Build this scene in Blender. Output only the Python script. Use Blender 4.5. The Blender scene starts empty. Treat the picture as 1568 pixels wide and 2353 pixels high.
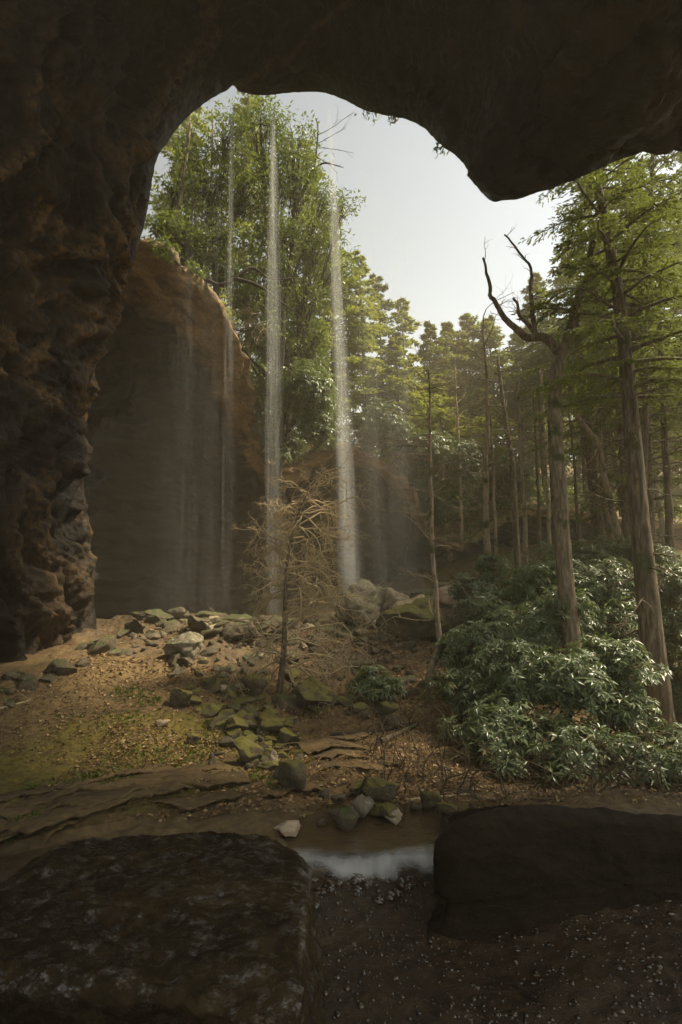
import bpy, bmesh, math, random
import numpy as np
from mathutils import Matrix, Vector

# ------------------------------------------------------------------ camera, sky, sun, exposure
SC = bpy.context.scene
CAMZ, PITCH, ROLL, FPX = 2.4, math.radians(6.0), math.radians(1.2), 1176.5
_f = np.array([0, math.cos(PITCH), math.sin(PITCH)])
_u0 = np.array([0, -math.sin(PITCH), math.cos(PITCH)])
_r0 = np.array([1.0, 0, 0])
_r = _r0 * math.cos(ROLL) - _u0 * math.sin(ROLL)
_u = _u0 * math.cos(ROLL) + _r0 * math.sin(ROLL)
cam_data = bpy.data.cameras.new("camera")
cam = bpy.data.objects.new("camera", cam_data)
SC.collection.objects.link(cam)
M = Matrix.Identity(4)
for i in range(3):
    M[i][0], M[i][1], M[i][2] = _r[i], _u[i], -_f[i]
M[2][3] = CAMZ
cam.matrix_world = M
cam_data.sensor_fit = 'VERTICAL'
cam_data.sensor_height = 36.0
cam_data.lens = 18.0
cam_data.clip_start = 0.05
cam_data.clip_end = 1000.0
SC.camera = cam

SUN_EL, SUN_AZ = math.radians(54), math.radians(80)      # azimuth to the right of straight ahead
world = bpy.data.worlds.new("World")
SC.world = world
world.use_nodes = True
wn, wl = world.node_tree.nodes, world.node_tree.links
wn.clear()
sky = wn.new("ShaderNodeTexSky")
sky.sky_type = 'NISHITA'
sky.sun_disc = False
sky.sun_elevation = SUN_EL
sky.sun_rotation = SUN_AZ
sky.air_density = 1.0
sky.dust_density = 1.0
sky.ozone_density = 1.0
hs = wn.new("ShaderNodeHueSaturation")
hs.inputs["Saturation"].default_value = 0.22
bg = wn.new("ShaderNodeBackground")
bg.inputs["Strength"].default_value = 0.0405
wo = wn.new("ShaderNodeOutputWorld")
wl.new(sky.outputs[0], hs.inputs["Color"])
tint = wn.new("ShaderNodeMix"); tint.data_type = 'RGBA'; tint.blend_type = 'MULTIPLY'
tint.inputs[0].default_value = 1.0
tint.inputs[7].default_value = (0.93, 1.0, 0.98, 1)          # pale overcast haze rather than clear blue
nz = wn.new("ShaderNodeVectorMath"); nz.operation = 'MULTIPLY'; nz.inputs[1].default_value = (1 / 3, 1 / 3, 1 / 3)
gm = wn.new("ShaderNodeGamma"); gm.inputs[1].default_value = 1.8
up3 = wn.new("ShaderNodeVectorMath"); up3.operation = 'MULTIPLY'; up3.inputs[1].default_value = (3, 3, 3)
wl.new(hs.outputs[0], nz.inputs[0]); wl.new(nz.outputs[0], gm.inputs[0]); wl.new(gm.outputs[0], up3.inputs[0])
wl.new(up3.outputs[0], tint.inputs[6])
wl.new(tint.outputs[2], bg.inputs["Color"])
wl.new(bg.outputs[0], wo.inputs["Surface"])

sun_d = bpy.data.lights.new("sun", 'SUN')
sun_d.energy = 2.8
sun_d.angle = math.radians(10)
sun_d.color = (1.0, 0.86, 0.62)
sun = bpy.data.objects.new("sun", sun_d)
SC.collection.objects.link(sun)
sdir = Vector((math.sin(SUN_AZ) * math.cos(SUN_EL), math.cos(SUN_AZ) * math.cos(SUN_EL), math.sin(SUN_EL)))
sun.rotation_euler = sdir.to_track_quat('Z', 'Y').to_euler()
sun.location = sdir * 80

SC.view_settings.view_transform = 'Standard'
SC.view_settings.look = 'None'
SC.view_settings.exposure = 1.95
SC.view_settings.gamma = 1.0
SC.cycles.max_bounces = 8
SC.cycles.diffuse_bounces = 5
SC.cycles.glossy_bounces = 3
SC.cycles.transmission_bounces = 4
SC.cycles.transparent_max_bounces = 40
SC.cycles.sample_clamp_indirect = 6.0
SC.cycles.use_denoising = True

# ------------------------------------------------------------------ maths helpers
def P(px, py, D):
    """world point at depth y = D seen at a measured place of the photograph (1568 x 2353 scale)"""
    d = _r * ((px - 784) / FPX) + _u * ((1176.5 - py) / FPX) + _f
    return d * (D / d[1]) + np.array([0, 0, CAMZ])

_rs = np.random.RandomState(7)
_perm = _rs.permutation(256)
_perm = np.concatenate([_perm, _perm, _perm])
_tab = _rs.rand(256) * 2 - 1

def vnoise(p):
    p = np.asarray(p, float)
    i = np.floor(p).astype(int)
    f = p - i
    f = f * f * (3 - 2 * f)
    i &= 255
    x, y, z = i[..., 0], i[..., 1], i[..., 2]
    out = 0
    for dx in (0, 1):
        wx = f[..., 0] if dx else 1 - f[..., 0]
        a = _perm[(x + dx) & 255]
        for dy in (0, 1):
            wy = f[..., 1] if dy else 1 - f[..., 1]
            b = _perm[a + ((y + dy) & 255)]
            for dz in (0, 1):
                wz = f[..., 2] if dz else 1 - f[..., 2]
                out = out + wx * wy * wz * _tab[_perm[b + ((z + dz) & 255)]]
    return out

def fbm(p, octs=5, gain=0.5, lac=2.03):
    p = np.asarray(p, float)
    a, s = 1.0, 0
    for k in range(octs):
        s = s + a * vnoise(p + 17.3 * k)
        p = p * lac
        a *= gain
    return s

def ridged(p, octs=4, gain=0.5):
    p = np.asarray(p, float)
    a, s = 1.0, 0
    for k in range(octs):
        s = s + a * (1 - 2 * np.abs(vnoise(p + 9.1 * k)))
        p = p * 2.1
        a *= gain
    return s

def sstep(a, b, x):
    t = np.clip((x - a) / (b - a), 0, 1)
    return t * t * (3 - 2 * t)

def spline(pts, n):
    """Catmull-Rom resample of control points, n samples"""
    p = np.asarray(pts, float)
    k = len(p)
    seg = np.linalg.norm(np.diff(p, axis=0), axis=1)
    t = np.concatenate([[0], np.cumsum(seg)])
    t /= t[-1]
    q = np.linspace(0, 1, n)
    idx = np.clip(np.searchsorted(t, q, side='right') - 1, 0, k - 2)
    h = (q - t[idx]) / np.maximum(t[idx + 1] - t[idx], 1e-9)
    pm = np.vstack([2 * p[0] - p[1], p, 2 * p[-1] - p[-2]])
    p0, p1, p2, p3 = pm[idx], pm[idx + 1], pm[idx + 2], pm[idx + 3]
    h = h[:, None]
    return 0.5 * (2 * p1 + (p2 - p0) * h + (2 * p0 - 5 * p1 + 4 * p2 - p3) * h ** 2 + (3 * p1 - p0 - 3 * p2 + p3) * h ** 3)

def nrm(v):
    return v / np.maximum(np.linalg.norm(v, axis=-1, keepdims=True), 1e-9)

# ------------------------------------------------------------------ object helpers
def mesh_from(name, V, F, mats, smooth=True):
    """V (n,3); F (m,k) integer array, or list of such arrays"""
    me = bpy.data.meshes.new(name)
    V = np.ascontiguousarray(V, np.float32)
    FL = F if isinstance(F, list) else [F]
    FL = [np.asarray(f, np.int32) for f in FL if len(f)]
    loops = np.concatenate([f.ravel() for f in FL])
    sizes = np.concatenate([np.full(len(f), f.shape[1], np.int32) for f in FL])
    starts = np.concatenate([[0], np.cumsum(sizes)[:-1]]).astype(np.int32)
    me.vertices.add(len(V))
    me.vertices.foreach_set("co", V.ravel())
    me.loops.add(len(loops))
    me.loops.foreach_set("vertex_index", loops)
    me.polygons.add(len(sizes))
    me.polygons.foreach_set("loop_start", starts)
    me.polygons.foreach_set("use_smooth", np.full(len(sizes), smooth))
    for m in (mats if isinstance(mats, list) else [mats]):
        me.materials.append(m)
    me.update(calc_edges=True)
    return me

def link(name, me, parent=None, loc=None):
    o = bpy.data.objects.new(name, me)
    SC.collection.objects.link(o)
    if parent is not None:
        o.parent = parent
    if loc is not None:
        o.location = loc
    return o

def tag(o, label=None, cat=None, group=None, kind=None):
    if label: o["label"] = label
    if cat: o["category"] = cat
    if group: o["group"] = group
    if kind: o["kind"] = kind
    return o

def thing(name, label, cat, loc, group=None):
    o = bpy.data.objects.new(name, None)
    o.empty_display_size = 0.2
    SC.collection.objects.link(o)
    o.location = tuple(float(c) for c in loc)
    return tag(o, label, cat, group)

def part(name, V, F, mat, root, smooth=True):
    off = np.array(root.location)
    return link(name, mesh_from(name, np.asarray(V) - off, F, mat, smooth), root)

def grid_faces(nu, nv, off=0, flip=False):
    a = np.arange(nu * nv).reshape(nu, nv) + off
    f = np.stack([a[:-1, :-1], a[1:, :-1], a[1:, 1:], a[:-1, 1:]], -1).reshape(-1, 4)
    return f[:, ::-1] if flip else f

def grid_normals(G):
    du = np.gradient(G, axis=0)
    dv = np.gradient(G, axis=1)
    return nrm(np.cross(du, dv))

class Tubes:
    def __init__(self):
        self.V, self.F, self.n = [], [], 0
    def add(self, pts, radii, sides=5, bark=0.0, seed=0):
        pts = np.asarray(pts, float)
        n = len(pts)
        radii = np.broadcast_to(np.asarray(radii, float), (n,))
        t = nrm(np.gradient(pts, axis=0))
        ref = np.array([0.31, 0.87, 0.17]) if abs(t[0][2]) > 0.8 else np.array([0.05, 0.1, 1.0])
        a = nrm(np.cross(t, ref))
        b = np.cross(t, a)
        ang = np.linspace(0, 2 * math.pi, sides, endpoint=False)
        rr = radii[:, None] * np.ones((1, sides))
        if bark:
            s = np.concatenate([[0], np.cumsum(np.linalg.norm(np.diff(pts, axis=0), axis=1))])
            q = np.stack([np.cos(ang)[None] * 3.2 + 0 * s[:, None], np.sin(ang)[None] * 3.2 + 0 * s[:, None], s[:, None] * 1.6 + 0 * ang[None]], -1) + seed
            rr = rr * (1 + bark * ridged(q, 3) * 0.6 + bark * fbm(q * 0.25, 2))
        ring = pts[:, None] + rr[..., None] * (a[:, None] * np.cos(ang)[None, :, None] + b[:, None] * np.sin(ang)[None, :, None])
        self.V.append(ring.reshape(-1, 3))
        i = np.arange(n * sides).reshape(n, sides) + self.n
        j = np.roll(i, -1, axis=1)
        self.F.append(np.stack([i[:-1], j[:-1], j[1:], i[1:]], -1).reshape(-1, 4))
        self.n += n * sides
    def data(self):
        return np.concatenate(self.V), np.concatenate(self.F)

def leaf_mesh(B, Dr, N, L, W, fold=0.18, droop=0.12):
    """five-point folded leaves: base, left, middle, right, tip"""
    Dr, N = nrm(Dr), nrm(N)
    S = nrm(np.cross(Dr, N))
    N = np.cross(S, Dr)
    L = np.asarray(L, float).reshape(-1, 1); W = np.asarray(W, float).reshape(-1, 1)
    mid = B + Dr * L * 0.5
    l = mid - S * W * 0.5 + N * W * fold
    r = mid + S * W * 0.5 + N * W * fold
    tip = B + Dr * L - N * L * droop
    V = np.stack([B, l, mid, r, tip], 1).reshape(-1, 3)
    i = np.arange(len(B))[:, None] * 5
    F = np.concatenate([i + [0, 2, 1], i + [0, 3, 2], i + [1, 2, 4], i + [2, 3, 4]], 0)
    return V, F

def diamond_mesh(B, Dr, N, L, W):
    Dr, N = nrm(Dr), nrm(N)
    S = nrm(np.cross(Dr, N))
    L = np.asarray(L, float).reshape(-1, 1); W = np.asarray(W, float).reshape(-1, 1)
    V = np.stack([B, B + Dr * L * .45 - S * W * .5, B + Dr * L, B + Dr * L * .45 + S * W * .5], 1).reshape(-1, 3)
    i = np.arange(len(B))[:, None] * 4
    return V, i + [0, 1, 2, 3]

# ------------------------------------------------------------------ materials
class NT:
    def __init__(self, name):
        self.m = bpy.data.materials.new(name)
        self.m.use_nodes = True
        self.n, self.l = self.m.node_tree.nodes, self.m.node_tree.links
        self.n.clear()
        self.out = self.n.new("ShaderNodeOutputMaterial")
    def node(self, t, **kw):
        n = self.n.new(t)
        for k, v in kw.items():
            setattr(n, k, v)
        return n
    def coord(self, scale=(1, 1, 1), rot=(0, 0, 0)):
        g = self.node("ShaderNodeNewGeometry")
        mp = self.node("ShaderNodeMapping")
        mp.inputs["Scale"].default_value = scale
        mp.inputs["Rotation"].default_value = rot
        self.l.new(g.outputs["Position"], mp.inputs["Vector"])
        return mp.outputs[0]
    def noise(self, vec, scale, detail=6, rough=0.6, dist=0.0):
        n = self.node("ShaderNodeTexNoise")
        n.inputs["Scale"].default_value = scale
        n.inputs["Detail"].default_value = detail
        n.inputs["Roughness"].default_value = rough
        n.inputs["Distortion"].default_value = dist
        if vec is not None: self.l.new(vec, n.inputs["Vector"])
        return n.outputs["Fac"]
    def ramp(self, fac, stops):
        r = self.node("ShaderNodeValToRGB")
        e = r.color_ramp.elements
        while len(e) < len(stops): e.new(0.5)
        for i, (p, c) in enumerate(stops):
            e[i].position = p
            e[i].color = (*c, 1) if len(c) == 3 else c
        self.l.new(fac, r.inputs["Fac"])
        return r.outputs["Color"]
    def gray(self, fac, p0, p1, v0=0.0, v1=1.0):
        m = self.node("ShaderNodeMapRange")
        m.inputs["From Min"].default_value = p0; m.inputs["From Max"].default_value = p1
        m.inputs["To Min"].default_value = v0; m.inputs["To Max"].default_value = v1
        self.l.new(fac, m.inputs["Value"])
        return m.outputs[0]
    def mix(self, fac, a, b):
        m = self.node("ShaderNodeMix", data_type='RGBA')
        for s, v in ((m.inputs[0], fac), (m.inputs[6], a), (m.inputs[7], b)):
            if isinstance(v, (tuple, list)): s.default_value = (*v, 1)
            elif isinstance(v, (int, float)): s.default_value = v
            else: self.l.new(v, s)
        return m.outputs[2]
    def math(self, op, a, b):
        m = self.node("ShaderNodeMath", operation=op)
        for s, v in ((m.inputs[0], a), (m.inputs[1], b)):
            if isinstance(v, (int, float)): s.default_value = v
            else: self.l.new(v, s)
        return m.outputs[0]
    def bump(self, h, strength, dist, prev=None):
        b = self.node("ShaderNodeBump")
        b.inputs["Strength"].default_value = strength
        b.inputs["Distance"].default_value = dist
        self.l.new(h, b.inputs["Height"])
        if prev is not None: self.l.new(prev, b.inputs["Normal"])
        return b.outputs[0]
    def attr(self, name):
        return self.node("ShaderNodeAttribute", attribute_name=name).outputs["Fac"]
    def principled(self, col, rough=0.7, normal=None, spec=0.5, **kw):
        p = self.node("ShaderNodeBsdfPrincipled")
        for s, v in (("Base Color", col), ("Roughness", rough)):
            if isinstance(v, (tuple, list)): p.inputs[s].default_value = (*v, 1)
            elif isinstance(v, (int, float)): p.inputs[s].default_value = v
            else: self.l.new(v, p.inputs[s])
        p.inputs["Specular IOR Level"].default_value = spec
        if normal is not None: self.l.new(normal, p.inputs["Normal"])
        return p.outputs[0]
    def finish(self, sh):
        self.l.new(sh, self.out.inputs["Surface"])
        return self.m

def rock_mat(name, stops, scale=1.0, rough=(0.55, 0.9), bump=0.6, strata=0.0, moss=0.0, lichen=0.0, mosscol=(.06, .075, .014), stretch=None, second=None, vein_lit=None, spec=.5):
    t = NT(name)
    v = t.coord()
    vs = t.coord((1, 1, 1 + 7 * strata if stretch is None else stretch)) if (strata or stretch) else v
    n1 = t.noise(vs, 0.9 * scale, 8, 0.62, 0.4)
    n2 = t.noise(v, 9 * scale, 8, 0.68)
    n3 = t.noise(v, 60 * scale, 4, 0.7)
    col = t.ramp(t.math('ADD', t.math('MULTIPLY', n1, 0.65), t.math('MULTIPLY', n2, 0.35)), stops)
    if second:                                           # recess shade painted as darker rock where the face turns under
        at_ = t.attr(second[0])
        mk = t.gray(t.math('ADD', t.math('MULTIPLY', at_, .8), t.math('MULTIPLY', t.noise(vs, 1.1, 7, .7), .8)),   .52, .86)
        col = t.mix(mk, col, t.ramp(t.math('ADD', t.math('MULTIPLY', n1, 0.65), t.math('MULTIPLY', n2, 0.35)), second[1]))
    if vein_lit:
        col = t.mix(t.math('MULTIPLY', t.attr(vein_lit[0]), t.gray(n2, .4, .6)), col, vein_lit[1])  # pale veins, plus sunlight painted onto the wall's ribs
    if moss:
        geo = t.node("ShaderNodeNewGeometry")
        sep = t.node("ShaderNodeSeparateXYZ")
        t.l.new(geo.outputs["Normal"], sep.inputs[0])
        mk = t.gray(t.math('ADD', t.math('MULTIPLY', sep.outputs[2], 0.45), t.noise(v, 3.1 * scale, 6, .7)), 1.02 - moss * .55, 1.12 - moss * .55)
        col = t.mix(mk, col, mosscol)
    if lichen:
        lk = t.gray(t.noise(v, 6.5 * scale, 5, .6), 0.72 - lichen * .1, 0.76 - lichen * .1)
        col = t.mix(lk, col, (0.33, 0.33, 0.26))
    r = t.gray(n2, 0.3, 0.7, rough[0], rough[1])
    b = t.bump(n1, 0.5 * bump, 0.25 / scale)
    b = t.bump(n2, bump, 0.05 / scale, b)
    b = t.bump(n3, bump, 0.012 / scale, b)
    return t.finish(t.principled(col, r, b, spec))

def leaf_mat(name, stops, rough=0.45, transl=0.3, tcol=(0.12, 0.17, 0.03), spec=0.5):
    t = NT(name)
    g = t.node("ShaderNodeNewGeometry")
    col = t.ramp(g.outputs["Random Per Island"], stops)
    p = t.principled(col, rough, None, spec)
    tr = t.node("ShaderNodeBsdfTranslucent")
    tc = t.mix(0.5, col, tcol)
    t.l.new(tc, tr.inputs["Color"])
    m = t.node("ShaderNodeMixShader")
    m.inputs[0].default_value = transl
    t.l.new(p, m.inputs[1]); t.l.new(tr.outputs[0], m.inputs[2])
    return t.finish(m.outputs[0])

def bark_mat(name, c0, c1, c2, scale=1.0, moss=0.0):
    t = NT(name)
    v = t.coord((9 * scale, 9 * scale, 1.3 * scale))
    n1 = t.noise(v, 2.2, 7, 0.66, 0.5)
    n2 = t.noise(t.coord(), 2.5, 5, 0.6)
    col = t.ramp(n1, [(0.32, c0), (0.5, c1), (0.7, c2)])
    if moss:
        col = t.mix(t.gray(n2, .56 - moss * .1, .66 - moss * .1), col, (.05, .06, .018))
    b = t.bump(n1, 0.9, 0.03)
    return t.finish(t.principled(col, 0.85, b, 0.3))

MAT = {}
MAT['cave'] = rock_mat("cave_sandstone", [(.32, (.005, .0035, .002)), (.46, (.015, .0095, .0045)), (.57, (.036, .021, .009)), (.70, (.09, .054, .023))],   .9, (.28, .85), 1.3, 0, spec=.3, stretch=.42, vein_lit=("vein_lit", (.28, .165, .07)))
MAT['cliff'] = rock_mat("cliff_sandstone", [(.3, (.06, .038, .018)), (.45, (.17, .105, .045)), (.58, (.32, .20, .085)), (.72, (.42, .31, .17))], 1.1, (.7, .95), 1.0, .5, 0.12,  # light stops paint the sunlit strip along the lip
    second=("under", [(.30, (.008, .0055, .0035)), (.48, (.019, .012, .0065)), (.6, (.038, .024, .012)), (.75, (.075, .047, .022))]))  # dark stops paint the shade inside the recess
MAT['hill'] = rock_mat("hill_soil", [(.3, (.035, .025, .014)), (.5, (.08, .055, .03)), (.7, (.12, .085, .05))], 1.0, (.85, 1), .8, 0, .4)
def wet_mat(name, stops, sc=1.0):
    t = NT(name)
    v = t.coord()
    n1 = t.noise(v, 1.5, 8, .62, .4); n2 = t.noise(v, 14, 8, .7)
    col = t.ramp(t.math('ADD', t.math('MULTIPLY', n1, .5), t.math('MULTIPLY', n2, .5)), stops)
    film = t.noise(t.coord((1, 1.8, 1)), 8.0, 8, .8)
    fm = t.gray(film, .515, .575)
    rough = t.gray(fm, 0, 1, .85, .07)
    b = t.bump(n1, .5, .1)
    b = t.bump(n2, .5, .03 / sc, b)
    b = t.bump(t.noise(v, 40 * sc, 3, .6), .6, .012 / sc, b)
    b = t.bump(t.noise(v, 150 * sc, 1, .5), .4, .004 / sc, b)
    sh = t.node("ShaderNodeBsdfPrincipled")
    t.l.new(col, sh.inputs["Base Color"]); t.l.new(rough, sh.inputs["Roughness"]); t.l.new(b, sh.inputs["Normal"])
    t.l.new(t.gray(fm, 0, 1, .08, .95), sh.inputs["Specular IOR Level"])
    return t.finish(sh.outputs[0])
MAT['wet'] = wet_mat("wet_dark_rock", [(.3, (.008, .0055, .003)), (.48, (.023, .0155, .0075)), (.62, (.050, .033, .015)), (.75, (.09, .06, .028))])
MAT['black'] = rock_mat("dark_boulder_rock", [(.3, (.008, .005, .0025)), (.5, (.020, .013, .006)), (.7, (.034, .022, .010))], 1.6, (.8, 1), .8, .3, spec=.2)
MAT['scree'] = rock_mat("scree_stone", [(.3, (.03, .022, .012)), (.48, (.085, .064, .036)), (.6, (.14, .108, .062)), (.75, (.24, .20, .13))], 2.4, (.6, .95), 1.3, 0, .30, .0)
MAT['mossy'] = rock_mat("mossy_stone", [(.3, (.03, .023, .012)), (.5, (.09, .07, .035)), (.7, (.17, .135, .075))], 2.4, (.7, 1), 1.3, 0, .50, .15, (.14, .125, .022))
MAT['lichen'] = rock_mat("lichen_stone", [(.3, (.06, .052, .036)), (.5, (.16, .135, .09)), (.7, (.27, .24, .165))], 1.8, (.7, 1), .8, 0, .25, .9)
MAT['pale'] = rock_mat("pale_sandstone", [(.3, (.2, .155, .10)), (.5, (.36, .29, .19)), (.7, (.46, .39, .27))], 1.6, (.7, 1), .8, .2, .2, .2)
MAT['ledge'] = rock_mat("ledge_rock", [(.3, (.04, .026, .014)), (.5, (.13, .085, .045)), (.7, (.24, .165, .09))], 2.0, (.35, .9), .9, .8)
_t = NT("wet_pebble")
_c = _t.ramp(_t.noise(_t.coord(), 22, 3, .6), [(.3, (.012, .007, .0035)), (.5, (.042, .026, .012)), (.7, (.095, .062, .03))])
MAT['pebble'] = _t.finish(_t.principled(_c, .10, _t.bump(_t.noise(_t.coord(), 120, 1, .5), .35, .004), .9))
MAT['tan'] = rock_mat("tan_stone", [(.3, (.25, .17, .10)), (.5, (.42, .31, .20)), (.7, (.5, .4, .28))], 3, (.4, .8), .5)
MAT['bark'] = bark_mat("hemlock_bark", (.03, .022, .013), (.11, .083, .052), (.26, .20, .13), 1.0, .25)
MAT['bark_pale'] = bark_mat("pale_bark", (.11, .08, .05), (.27, .205, .135), (.42, .34, .235), 1.5, .2)
MAT['bark_mid'] = bark_mat("grey_brown_bark", (.06, .045, .028), (.18, .14, .09), (.34, .27, .18), 1.2, .2)
MAT['bark_dark'] = bark_mat("dark_bark", (.014, .010, .007), (.035, .025, .016), (.06, .045, .03), 1.2)
MAT['twig'] = bark_mat("dry_twig", (.34, .25, .14), (.48, .37, .21), (.6, .48, .29), 3)
MAT['stem'] = bark_mat("shrub_stem", (.05, .035, .02), (.11, .08, .045), (.17, .125, .075), 3)
MAT['rhodo'] = leaf_mat("rhododendron_leaf", [(0, (.06, .088, .032)), (.5, (.12, .16, .066)), (.9, (.16, .20, .085)), (1, (.22, .19, .08))], .36, .30, (.18, .24, .05), .6)
MAT['laurel'] = leaf_mat("laurel_leaf", [(0, (.038, .058, .014)), (.5, (.08, .112, .02)), (1, (.14, .165, .03))], .40, .42, (.24, .30, .045))
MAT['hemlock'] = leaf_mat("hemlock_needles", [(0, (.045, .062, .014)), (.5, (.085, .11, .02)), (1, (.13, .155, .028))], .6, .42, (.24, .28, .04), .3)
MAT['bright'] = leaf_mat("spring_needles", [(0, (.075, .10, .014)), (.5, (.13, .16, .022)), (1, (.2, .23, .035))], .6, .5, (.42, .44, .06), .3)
MAT['farleaf'] = leaf_mat("distant_foliage", [(0, (.075, .10, .02)), (.5, (.115, .145, .03)), (1, (.15, .17, .05))], .7, .5, (.36, .38, .08), .2)
MAT['rust'] = leaf_mat("fallen_leaf", [(0, (.07, .038, .014)), (.45, (.16, .088, .032)), (.8, (.27, .165, .06)), (1, (.40, .29, .14))], .55, .1, (.2, .1, .03))
MAT['grass'] = leaf_mat("fresh_grass", [(0, (.05, .07, .01)), (.6, (.10, .12, .015)), (1, (.15, .19, .02))], .6, .35, (.2, .26, .03))

# ground material: mud, moss patch, leaf litter, wet bed and alcove floor shade chosen by painted zones of the soil itself
def ground_mat():
    t = NT("forest_soil")
    v = t.coord()
    n1 = t.noise(v, 1.3, 8, .65, .3)
    n2 = t.noise(v, 12, 8, .7)
    n3 = t.noise(v, 75, 4, .7)
    soil = t.ramp(t.math('ADD', t.math('MULTIPLY', n1, .45), t.math('MULTIPLY', n2, .55)), [(.3, (.035, .021, .008)), (.48, (.12, .076, .028)), (.62, (.22, .145, .055)), (.78, (.34, .24, .11))])
    moss = t.ramp(n2, [(.3, (.06, .046, .010)), (.55, (.15, .115, .018)), (.75, (.25, .19, .035))])
    mk = t.gray(t.math('ADD', t.math('MULTIPLY', t.attr("moss"), 1.0), t.noise(v, 4, 6, .75)), .88, 1.08)
    col = t.mix(mk, soil, moss)
    bed = t.ramp(t.math('ADD', t.math('MULTIPLY', n1, .4), t.math('MULTIPLY', n2, .6)), [(.3, (.016, .010, .0045)), (.5, (.055, .033, .015)), (.68, (.11, .070, .034))])
    wet = t.attr("wet")
    col = t.mix(wet, col, bed)
    rough = t.mix(wet, (.9, .9, .9), (.16, .16, .16))
    rn = t.node("ShaderNodeRGBToBW"); t.l.new(rough, rn.inputs[0])
    b = t.bump(n2, .8, .05)
    b = t.bump(n3, .9, .014, b)
    return t.finish(t.principled(col, rn.outputs[0], b))
MAT['ground'] = ground_mat()

def water_mat():
    t = NT("stream_water")
    n = t.noise(t.coord((1, 2.5, 1)), 7, 4, .5)
    b = t.bump(n, .12, .02)
    p = t.node("ShaderNodeBsdfPrincipled")
    p.inputs["Base Color"].default_value = (.10, .065, .032, 1)
    p.inputs["Roughness"].default_value = .08
    p.inputs["IOR"].default_value = 1.33
    p.inputs["Transmission Weight"].default_value = .25
    t.l.new(b, p.inputs["Normal"])
    return t.finish(p.outputs[0])
MAT['water'] = water_mat()

def foam_mat():
    t = NT("white_water")
    n = t.noise(t.coord((2.2, 1.1, 1.1)), 3.4, 6, .62)
    a = t.gray(t.math('ADD', t.attr("foam"), t.math('MULTIPLY', n, .9)), .62, 1.7, 0, .66)
    d = t.principled((.78, .78, .75), .35)
    tr = t.node("ShaderNodeBsdfTransparent")
    m = t.node("ShaderNodeMixShader")
    t.l.new(a, m.inputs[0]); t.l.new(tr.outputs[0], m.inputs[1]); t.l.new(d, m.inputs[2])
    return t.finish(m.outputs[0])
MAT['foam'] = foam_mat()

def fall_mat(name, alpha):
    t = NT(name)
    d = t.node("ShaderNodeBsdfDiffuse"); d.inputs[0].default_value = (.85, .86, .84, 1)
    l = t.node("ShaderNodeBsdfTranslucent"); l.inputs[0].default_value = (.85, .86, .84, 1)
    m1 = t.node("ShaderNodeMixShader"); m1.inputs[0].default_value = .5
    t.l.new(d.outputs[0], m1.inputs[1]); t.l.new(l.outputs[0], m1.inputs[2])
    tr = t.node("ShaderNodeBsdfTransparent")
    m = t.node("ShaderNodeMixShader"); m.inputs[0].default_value = alpha
    t.l.new(tr.outputs[0], m.inputs[1]); t.l.new(m1.outputs[0], m.inputs[2])
    return t.finish(m.outputs[0])
MAT['fall'] = fall_mat("falling_water", .026)
MAT['spray'] = fall_mat("falling_spray", .008)

# ------------------------------------------------------------------ the cave: arch ring lofted back, cut open short of the camera for fill light
EDGE = [(235, 1600, 11.6), (222, 1440, 12), (205, 1250, 12), (190, 1080, 12), (190, 960, 12), (215, 860, 12), (238, 760, 12), (272, 680, 12), (305, 610, 12),
        (322, 550, 12), (338, 490, 12.2), (346, 440, 12.4), (358, 375, 12.7), (378, 335, 13), (425, 275, 13.5), (478, 232, 13.8), (520, 208, 14), (536, 197, 14), (552, 210, 14), (600, 219, 14), (650, 215, 14),
        (700, 211, 14), (745, 213, 13.9), (795, 231, 13.5), (835, 252, 13), (870, 262, 12.6), (925, 272, 12), (970, 291, 11.4), (1010, 330, 10.6), (1050, 360, 9.8), (1078, 395, 9.1), (1098, 430, 8.4),
        (1128, 461, 7.8), (1160, 461, 7.5), (1205, 453, 7.3), (1290, 420, 7.1), (1400, 374, 7.0), (1500, 340, 7.0), (1580, 317, 7.0), (1800, 260, 7), (2200, 240, 7), (2700, 330, 6.5), (3200, 700, 6), (3300, 1200, 6), (3200, 1900, 6)]
E3 = np.array([P(*e) for e in EDGE])
NE = 1000
E = spline(E3, NE)
a_rows = np.concatenate([np.linspace(1.0, 0.5, 150), np.linspace(0.49, 0.2, 24)])  # rows stop short of the camera so unseen sky fills the foreground
rows = []
for a in a_rows:
    r = E.copy()
    k = 1 - a
    r[:, 1] = E[:, 1] * a
    r[:, 0] = E[:, 0] * (1 + 0.10 * min(k, 1)) - 0.4 * min(k, 1)
    r[:, 2] = CAMZ + (E[:, 2] - CAMZ) * (1 + .03 * min(k * 3, 1) - 0.25 * max(k - .6, 0))
    rows.append(r)
C = np.array(rows)                                   # (rows, NE, 3)
nC = grid_normals(C)
inside = np.array([0, 5.0, 4.0]) - C
sgn = np.sign(np.sum(nC * inside, -1, keepdims=True))
nC = nC * sgn
q = C
leftness = sstep(0.42, 0.2, np.arange(NE) / NE)[None, :]      # left leg of the arch
kk = np.clip((1 - a_rows) / .06, 0, 1)[:, None]               # keep the drip line where it is
warp = np.stack([fbm(q * .35, 3), fbm(q * .35 + 31, 3), fbm(q * .35 + 57, 3)], -1)
big = fbm(q * .42 + warp * .8, 4) * .35
flow = ridged((q + warp * .9) * np.array([1.1, 1.1, .38]) + 4.4, 4) * .22 + ridged((q * 1.0 + warp * .5) * np.array([2.9, 2.9, .75]) + 1.4, 5) * .15     # weathered ribs running down the wall
strata = fbm(q * np.array([.35, .35, 2.6]) + warp * .6, 4) * .12
fine = fbm(q * 4.1, 5) * .07
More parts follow.
